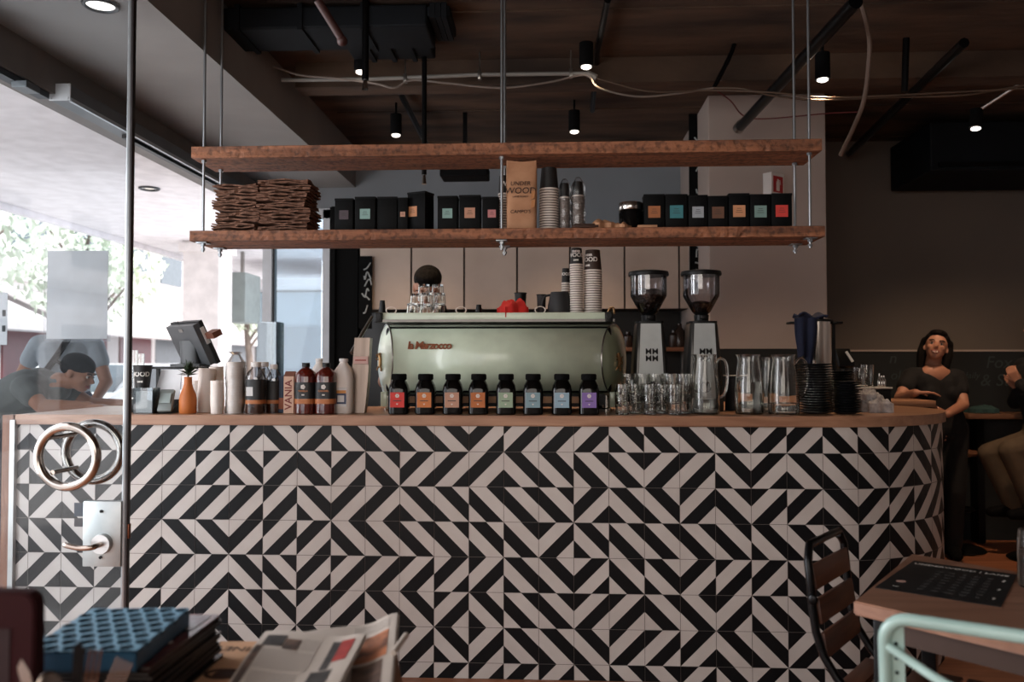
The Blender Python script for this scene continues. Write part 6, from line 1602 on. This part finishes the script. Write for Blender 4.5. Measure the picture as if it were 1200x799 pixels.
for sx in (-1, 1):     # flat perforated uprights
    b = B(); V = []
    xa, xb = sx*(h_+.008), sx*(h_-.034)
    b.faces([Vector((xa, by(.46)+.0, .46)), Vector((xb, by(.46), .46)), Vector((xb, by(zt_-.02), zt_-.012)), Vector((sx*(h_-.01), by(zt_-.02), zt_-.014)), Vector((xa, by(zt_-.05), zt_-.05)),
             Vector((xa, by(.46)+.006, .46)), Vector((xb, by(.46)+.006, .46)), Vector((xb, by(zt_-.02)+.006, zt_-.012)), Vector((sx*(h_-.01), by(zt_-.02)+.006, zt_-.014)), Vector((xa, by(zt_-.05)+.006, zt_-.05))],
            [(0,1,2,3,4), (9,8,7,6,5), (0,5,6,1), (1,6,7,2), (2,7,8,3), (3,8,9,4), (4,9,5,0)])
    up = b.build('side_upright', mintc, o, smooth=False)
    for k in range(9):
        z_ = zt_-.05-.028*k; B().cone(Vector((sx*(h_-.020), by(z_)-.0015, z_)), Vector((sx*(h_-.020), by(z_)+.0075, z_)), .0035, seg=10).build('hole', M['matteblack'], up)
    b = B(); b.tube(curve_pts([Vector((sx*(h_-.01), by(.5), .52)), Vector((sx*(h_-.0), -.17, .40)), Vector((sx*(h_+.01), -.22, .0))], 5), .012, 10); b.build('leg', mintc, o)
    b = B(); b.tube(curve_pts([Vector((sx*(h_-.03), .17, .445)), Vector((sx*(h_-.02), .19, .40)), Vector((sx*(h_), .23, .0))], 5), .012, 10); b.build('leg', mintc, o)
b = B(); b.tube(curve_pts([Vector((-h_+.004, by(.80)-.004, .805)), Vector((-h_+.05, by(.78)-.02, .785)), Vector((-h_+.10, by(.77)-.045, .768)), Vector((0, by(.76)-.055, .755)), Vector((h_-.10, by(.77)-.045, .768)), Vector((h_-.05, by(.78)-.02, .785)), Vector((h_-.004, by(.80)-.004, .805))], 6), .009, 12); b.build('lower_rail', mintc, o)
b = B(); b.loft([(.445, h_-.01, .19, 5), (.452, h_-.005, .195, 5), (.458, h_-.01, .19, 5)], 40); b.build('seat', mintc, o)

# ================================================================== people
skin1 = mat('skin_warm', 'a97a63', .55, col2='9c6c56', nscale=5); skin2 = mat('skin_tan', '8f6650', .55, col2='845c47', nscale=5)
hair_m = mat('hair_black', '120e0c', .85, spec=.15, col2='0a0807', nscale=60, stretch=(1, 1, .2), bump=.8)
tee_black = mat('cloth_black', '101012', .9, bump=.3, nscale=14); tee_grey = mat('cloth_grey', '5f6463', .9, col2='575c5b', bump=.3, nscale=10)
tee_light = mat('cloth_light_grey', '8b959c', .9, bump=.3, nscale=10); jeans = mat('cloth_dark_denim', '20263a', .9, bump=.3, nscale=20); khaki = mat('cloth_khaki', '5e5040', .9, bump=.3, nscale=14)
eye_w = mat('eye_white', 'aaa39d', .5); eye_d = mat('eye_dark', '1a110d', .2); lip_m = mat('lip', '8a4a43', .5); teeth = mat('teeth', 'd9d2c8', .3)

def head_parts(b, MH, k=1.):
    """skull, jaw, nose, ears; face towards local -y; MH maps head space to the thing"""
    T = lambda v: MH @ Vector(v)
    def ell(c, r):
        mt = MH @ Matrix.Translation(c) @ Matrix.Diagonal((*r, 1)); bmesh.ops.create_uvsphere(b.bm, u_segments=24, v_segments=16, radius=1, matrix=mt)
    ell((0, .012, .030), (.074, .094, .086)); ell((0, -.020, -.020), (.062, .070, .075)); ell((0, -.045, -.066), (.036, .040, .034)); ell((0, -.030, -.045), (.052, .055, .045))
    for sx in (-1, 1):
        ell((sx*.076, .012, -.008), (.010, .018, .030)); ell((sx*.036, -.062, -.018), (.020, .020, .018)); ell((sx*.028, -.076, .026), (.022, .012, .008))
    b.capsule(T((0, -.084, .012)), T((0, -.104, -.020)), .008*k, .012*k); ell((0, -.096, -.024), (.015, .013, .010))
    ell((0, -.082, -.048), (.022, .010, .007)); ell((0, -.080, -.057), (.019, .010, .007))
def face_details(o, MH, smile=False):
    b = B()
    for sx in (-1, 1):
        c = MH @ Vector((sx*.030, -.0755, .006)); b.ball(c, .0092, 12, 8)
    e = b.build('eyes', eye_w, o)
    b = B()
    for sx in (-1, 1): b.ball(MH @ Vector((sx*.030, -.0820, .006)), .0056, 10, 8)
    b.build('irises', eye_d, e)
    b = B()
    for sx in (-1, 1): b.tube(curve_pts([MH @ Vector((sx*.014, -.090, .024)), MH @ Vector((sx*.030, -.091, .030)), MH @ Vector((sx*.050, -.078, .025))], 3), .0035, 6)
    b.build('eyebrows', hair_m, o)
    b = B(); b.tube(curve_pts([MH @ Vector((-.024, -.082, -.050+.006*smile)), MH @ Vector((0, -.0935, -.050)), MH @ Vector((.024, -.082, -.050+.006*smile))], 4), .0042, 6)
    b.tube(curve_pts([MH @ Vector((-.022, -.082, -.054+.006*smile)), MH @ Vector((0, -.0915, -.062)), MH @ Vector((.022, -.082, -.054+.006*smile))], 4), .005, 6)
    b.build('lips', lip_m, o)
    if smile:
        b = B(); b.loft([(0, .017, .004, 2)]*1+[(.006, .017, .004, 2)], 12)
        for v in b.bm.verts: v.co = MH @ Vector((v.co.x, v.co.y-.0895, v.co.z-.058))
        b.build('teeth', teeth, o)
def hand(b, wrist, dirv, nrm, curl=.5, k=1., right=True):
    """palm and five separate fingers; dirv along the hand, nrm out of the back of the hand"""
    d = Vector(dirv).normalized(); n = Vector(nrm); n = (n - d*n.dot(d)).normalized(); s = d.cross(n) * (1 if right else -1); w = Vector(wrist)
    for q in (-.028, -.010, .010, .028): b.capsule(w+d*.012*k+s*q*.55*k, w+d*.085*k+s*q*k, .013*k, .011*k, 10)
    for q, L_ in ((-.030, .058), (-.010, .074), (.010, .080), (.030, .068)):
        p = w+d*.086*k+s*q*k; a = 0
        for j, f in enumerate((.45, .32, .23)):
            a += curl*(.55, .7, .5)[j]; dd = (d*cos(a) - n*sin(a)); e = p+dd*L_*f*k; b.capsule(p, e, (.0088, .008, .0074)[j]*k, (.008, .0074, .0064)[j]*k, 10); p = e
    p = w+d*.028*k+s*.024*k; dd = (d*.62+s*.72-n*.25).normalized(); e = p+dd*.045*k; b.capsule(p, e, .012*k, .0098*k, 10); dd2 = (d*.85+s*.25-n*.45).normalized(); b.capsule(e, e+dd2*.03*k, .0095*k, .0075*k, 10)

def person(lab, J, skin, top_m, bottom_m, shoes_m=None, head=(0, 0, 0), sleeves='short', hair='short', smile=False, girth=1., hands=None, neck_open=0, female=False):
    """J: world joints: head neck shL shR elL elR haL haR hip (pelvis) knL knR anL anR"""
    org = Vector(J['root']); o = thing('person', lab, 'person', org)
    V = {k: Vector(v)-org for k, v in J.items()}
    MH = Matrix.Translation(V['head']) @ Euler(head).to_matrix().to_4x4()
    g = girth; chest = (V['shL']+V['shR'])/2; spine = V['hip']-chest; sw = (V['shR']-V['shL'])
    side = sw.normalized(); hl, hr = V['hip']+side*-.09, V['hip']+side*.09
    b = B(); head_parts(b, MH)
    b.capsule(V['neck'], MH @ Vector((0, .015, -.05)), .052, .050); b.capsule(V['neck']+Vector((0, 0, -.03)), V['neck'], .07, .055)
    b.capsule(V['shL']+side*.02, V['shR']-side*.02, .058*g); b.capsule(chest+spine*.15+side*-.06, V['hip'], .105*g, .115*g); b.capsule(chest+spine*.15+side*.06, V['hip'], .105*g, .115*g)
    if neck_open:
        fq = spine.cross(side).normalized(); fq = fq if fq.y < 0 else -fq
        cc_ = V['neck'].lerp(chest, .55)+fq*.026+Vector((0, 0, -.012)); bmesh.ops.create_uvsphere(b.bm, u_segments=32, v_segments=20, radius=1, matrix=Matrix.Translation(cc_) @ Matrix.Diagonal((.105, .062, .072, 1)))
    hands = hands or {}
    for sd, rt_ in (('L', False), ('R', True)):
        b.capsule(V['sh'+sd], V['el'+sd], .049*g, .040*g); b.capsule(V['el'+sd], V['ha'+sd], .040*g, .027)
        dv = (V['ha'+sd]-V['el'+sd]).normalized(); hd = hands.get(sd, {}); hand(b, V['ha'+sd], hd.get('dir', dv), hd.get('n', (0, -.2, 1)), hd.get('curl', .5), .95, hd.get('right', rt_))
        h0 = hl if sd == 'L' else hr
        b.capsule(h0, V['kn'+sd], .082*g, .055*g); b.capsule(V['kn'+sd], V['an'+sd], .054*g, .038*g)
        f_ = J.get('toe', Vector((0, -1, 0))); f_ = Vector(f_).normalized(); b.capsule(V['an'+sd]+Vector((0, 0, -.035)), V['an'+sd]+f_*.14+Vector((0, 0, -.045)), .036, .028)
    body = remeshed(b, 'body', skin, o, .0065, 3)
    # top
    b = B(); e = .012
    b.capsule(V['shL']+side*.015, V['shR']-side*.015, .058*g+e)
    for q in (-.065, .065): b.capsule(chest+spine*.13+side*q, V['hip']-spine.normalized()*.02, (.108 if not female else .100)*g+e, .112*g+e)
    if female:
        fw_ = spine.cross(side).normalized(); fw_ = fw_ if fw_.y < 0 else -fw_
        for q in (-.07, .07): b.capsule(chest+spine*.28+side*q+fw_*.055, chest+spine*.32+side*q+fw_*.05, .07)
    for sd in 'LR':
        if sleeves == 'short': b.capsule(V['sh'+sd], V['sh'+sd].lerp(V['el'+sd], .45), .052*g+e, .052*g+e)
        else: b.capsule(V['sh'+sd], V['el'+sd], .052*g+e, .042*g+e); b.capsule(V['el'+sd], V['ha'+sd].lerp(V['el'+sd], .1), .042*g+e, .032+e)
    if neck_open: pass
    else: b.capsule(V['neck']+Vector((0, 0, -.05)), V['neck']+Vector((0, 0, -.012)), .075, .06)
    remeshed(b, 'top', top_m, o, .0085, 4)
    b = B()
    b.capsule(V['hip']-spine.normalized()*.07+side*-.05, V['hip']+side*-.05, .112*g+e); b.capsule(V['hip']-spine.normalized()*.07+side*.05, V['hip']+side*.05, .112*g+e)
    for sd in 'LR':
        h0 = hl if sd == 'L' else hr; b.capsule(h0, V['kn'+sd], .088*g+e, .060*g+e); b.capsule(V['kn'+sd], V['an'+sd], .060*g+e, .048*g+e)
    remeshed(b, 'trousers', bottom_m, o, .010, 3)
    b = B(); f_ = Vector(J.get('toe', (0, -1, 0))).normalized()
    for sd in 'LR':
        bb = B(); bb.capsule(V['an'+sd]+Vector((0, 0, -.030)), V['an'+sd]+f_*.15+Vector((0, 0, -.042)), .050, .036); bb.capsule(V['an'+sd]-f_*.02+Vector((0, 0, -.035)), V['an'+sd]+f_*.08+Vector((0, 0, -.038)), .045, .042)
        remeshed(bb, 'shoe', shoes_m or M['matteblack'], o, .008, 2)
    b.bm.free()
    face_details(o, MH, smile)
    # hair
    b = B()
    def ell(c, r):
        mt = MH @ Matrix.Translation(c) @ Matrix.Diagonal((*r, 1)); bmesh.ops.create_uvsphere(b.bm, u_segments=24, v_segments=16, radius=1, matrix=mt)
    if hair == 'short':
        ell((0, .022, .054), (.079, .094, .070)); ell((0, .055, .0), (.066, .062, .07)); ell((0, -.02, .088), (.066, .078, .036)); ell((.01, -.055, .070), (.056, .036, .026))
    elif hair == 'long':
        ell((0, .026, .048), (.083, .098, .082)); ell((0, .065, .0), (.074, .06, .09)); ell((0, -.028, .090), (.060, .055, .030))
        b.chain([MH @ Vector(p) for p in ((.0, .09, .03), (-.01, .125, -.03), (-.03, .12, -.11), (-.045, .10, -.19))], [.05, .048, .042, .024])
        for sx in (-1, 1): b.chain([MH @ Vector(p) for p in ((sx*.074, .02, .04), (sx*.086, .03, -.04), (sx*.078, .05, -.12), (sx*.07, .06, -.20))], [.03, .030, .028, .016])
        for sx in (-1, 1): b.chain([MH @ Vector((sx*.06, -.035, .065)), MH @ Vector((sx*.078, .01, .02)), MH @ Vector((sx*.07, .06, -.02))], [.016, .02, .025])
    elif hair == 'cap':
        ell((0, .018, .052), (.084, .104, .074)); ell((0, .05, .02), (.074, .07, .05)); ell((0, .115, .028), (.055, .05, .010))
    remeshed(b, 'cap' if hair == 'cap' else 'hair', M['matteblack'] if hair == 'cap' else hair_m, o, .006, 2)
    return o
W = lambda px, py, Y: at(px, py, Y=Y)
# woman leaning at the ledge beyond the rounded end of the bar
Y = 2.42
p = W(1100, 510, Y)
person('woman in a black short-sleeved top, smiling, leaning on the bar end', dict(root=(p.x, Y, 0), head=W(1097, 407, Y-.03), neck=W(1093, 428, Y), shL=W(1067, 441, Y), shR=W(1122, 443, Y), elL=W(1054, 467, Y-.12), elR=W(1129, 474, Y-.10),
    haL=W(1073, 460, Y-.30), haR=W(1110, 485, Y-.30), hip=(p.x+.03, Y+.03, .90), knL=(p.x-.07, Y-.02, .47), knR=(p.x+.09, Y-.04, .47), anL=(p.x-.08, Y, .085), anR=(p.x+.10, Y+.02, .085), toe=(-.3, -1, 0)),
    skin1, tee_black, tee_black, head=(radians(-14), radians(10), radians(-24)), hair='long', smile=True, girth=.94, neck_open=1, female=True,
    hands={'L': dict(dir=(1, -.25, .02), n=(0, .0, 1), curl=.35), 'R': dict(dir=(-1, -.3, .1), n=(.1, -.8, .5), curl=.9)})
# barista bent over the machine
Y = 1.08; p = W(501, 345, Y)
person('barista with short black hair bent over behind the heaped glasses', dict(root=(p.x, Y+.1, 0), head=W(501, 338, Y), neck=(p.x, Y+.05, 1.60), shL=(p.x-.19, Y+.12, 1.50), shR=(p.x+.19, Y+.12, 1.50), elL=(p.x-.24, Y+.0, 1.25), elR=(p.x+.24, Y+.0, 1.25),
    haL=(p.x-.15, Y-.12, 1.26), haR=(p.x+.15, Y-.12, 1.26), hip=(p.x, Y+.22, .98), knL=(p.x-.1, Y+.2, .52), knR=(p.x+.1, Y+.2, .52), anL=(p.x-.11, Y+.24, .085), anR=(p.x+.11, Y+.24, .085)),
    skin1, tee_black, tee_black, head=(radians(32), radians(3), 0), hair='short')
# bending man outside
Y = 1.45; s_ = sc(Y); hx = W(92, 438, Y)
person('man in a dark cap and grey t-shirt bending over the street side of the bar', dict(root=(hx.x-.55, Y, 0), head=(hx.x, Y, hx.z), neck=(hx.x-.13, Y+.01, hx.z-.045), shL=(hx.x-.24, Y-.17, hx.z-.08), shR=(hx.x-.24, Y+.17, hx.z-.06), elL=(hx.x-.08, Y-.24, 1.10), elR=(hx.x-.06, Y+.24, 1.09),
    haL=(hx.x+.16, Y-.17, 1.10), haR=(hx.x+.20, Y+.16, 1.10), hip=(hx.x-.64, Y, 1.02), knL=(hx.x-.56, Y-.1, .55), knR=(hx.x-.60, Y+.12, .55), anL=(hx.x-.60, Y-.1, .075), anR=(hx.x-.64, Y+.13, .075), toe=(1, 0, 0)),
    skin2, tee_grey, jeans, head=(radians(20), 0, radians(90)), hair='cap', girth=1.12, hands={'L': dict(dir=(1, .1, 0), n=(0, 0, 1), curl=.4), 'R': dict(dir=(1, 0, 0), n=(0, 0, 1), curl=.4)})
# standing man behind him, head behind the poster
Y = 2.35; q = W(78, 400, Y)
person('standing man in a pale grey t-shirt behind the bending man, head hidden by the poster', dict(root=(q.x, Y, 0), head=(q.x+.02, Y-.02, 1.73), neck=(q.x, Y, 1.56), shL=(q.x-.19, Y-.03, 1.49), shR=(q.x+.19, Y+.03, 1.49), elL=(q.x-.33, Y-.02, 1.25), elR=(q.x+.30, Y, 1.22),
    haL=(q.x-.30, Y-.22, 1.10), haR=(q.x+.30, Y-.2, 1.05), hip=(q.x, Y+.02, 1.0), knL=(q.x-.1, Y, .53), knR=(q.x+.1, Y, .53), anL=(q.x-.11, Y+.02, .075), anR=(q.x+.11, Y+.02, .075)),
    skin2, tee_light, jeans, head=(radians(15), 0, radians(20)), hair='short', girth=1.1)
tag(B().tube(curve_pts([(q.x+.10, Y-.13, 1.55), (q.x+.02, Y-.16, 1.40), (q.x-.12, Y-.17, 1.2), (q.x-.2, Y-.1, 1.1)], 5), .022, 8).build('bag_strap', M['matteblack']), 'broad black bag strap across the chest of the standing man outside', 'strap')
# seated customer cut by the right edge
Y = 2.42; q = W(1216, 440, Y)
seat_z = .70
person('seated customer in black at the far right edge, hands clasped', dict(root=(q.x, Y, 0), head=W(1219, 384, Y), neck=W(1219, 412, Y), shL=(q.x, Y-.18, 1.33), shR=(q.x, Y+.18, 1.33), elL=(q.x-.05, Y-.22, 1.08), elR=(q.x-.05, Y+.2, 1.08),
    haL=W(1194, 448, Y-.05), haR=W(1194, 456, Y+.05), hip=(q.x+.06, Y, seat_z+.12), knL=(q.x-.26, Y-.12, seat_z+.06), knR=(q.x-.28, Y+.12, seat_z+.02), anL=(q.x-.10, Y-.12, .37), anR=(q.x-.12, Y+.12, .35), toe=(-1, 0, 0)),
    skin1, tee_black, khaki, head=(0, 0, radians(-90)), sleeves='long', hair='short', hands={'L': dict(dir=(-.5, 0, .8), n=(-.7, -.7, 0), curl=1.1), 'R': dict(dir=(-.5, 0, .6), n=(-.7, -.7, 0), curl=1.1)})

# ================================================================== far right furniture
def stool(lab, x, y, h=.70):
    o = thing('bar_stool', lab, 'stool', (x, y, 0), 0, None)
    B().lathe([(.20, 0), (.21, .008), (.19, .022), (.05, .045), (.03, .07)], 36).build('base', M['black'], o)
    B().cone((0, 0, .05), (0, 0, h-.05), .024).build('stem', M['blackm'], o); B().torus((0, 0, .30), .13, .009, seg=32).build('foot_ring', M['blackm'], o)
    b = B()
    for a in (0, pi/2): b.cone((-.13*cos(a), -.13*sin(a), .30), (.13*cos(a), .13*sin(a), .30), .006, seg=8)
    b.build('ring_spoke', M['blackm'], o)
    B().lathe([(.05, h-.055), (.15, h-.035), (.165, h-.03), (.17, h-.012), (.16, h)], 32).build('seat', wood('stool_seat', '7d573f', '5a3a28', .45, 0, 3), o)
stool('black pedestal stool with a timber seat under the seated customer', q.x+.0, Y, seat_z)
p = at(1143, 622, Z=0); stool('black pedestal stool with a timber seat against the dark lower wall', W(1118, 600, 2.72).x, 2.72, .72)
o = thing('wall_bar', 'narrow timber wall bar behind the woman and the seated customer', 'bar table', (0, 0, 0))
zb_ = ZZ(487, 2.9, 1155); xa = W(1128, 487, 2.9).x
B().box(((xa+4.4)/2, 2.94, zb_), (4.4-xa, .26, .04), bev=.004).build('top', wood('wall_bar_oak', '7f5a42', '5d3d2b', .45, 0, 3), o)
for x_ in (xa+.15, xa+1.0): B().box((x_, 3.0, zb_/2-.01), (.05, .12, zb_-.02)).build('leg', M['blackm'], o, smooth=False)
crumple('folded_cloth', 'dark teal cloth bundle lying on the wall bar', 'cloth', (W(1152, 483, 2.9).x, 2.92, zb_+.022), .20, .16, .06, mat('teal_cloth', '2e4a4a', .9, bump=.4), 3.3, .1, 12)
# clear jar at the right edge standing on the table
p = at(1204, 690, Z=ZTB); o = thing('glass_jar', 'brown-filled glass jar cut by the right edge above the menu placemat', 'jar', (p.x+.03, p.y+.02, ZTB+.0006))
B().vessel([(.036, 0), (.04, .006), (.04, .12), (.037, .15)], .003, 24).build('glass_body', GL, o); B().lathe([(.034, .006), (.036, .10)], 24).build('contents', mat('sugar_brown', '5b3a28', .8, nscale=60, col2='3b2418'), o)
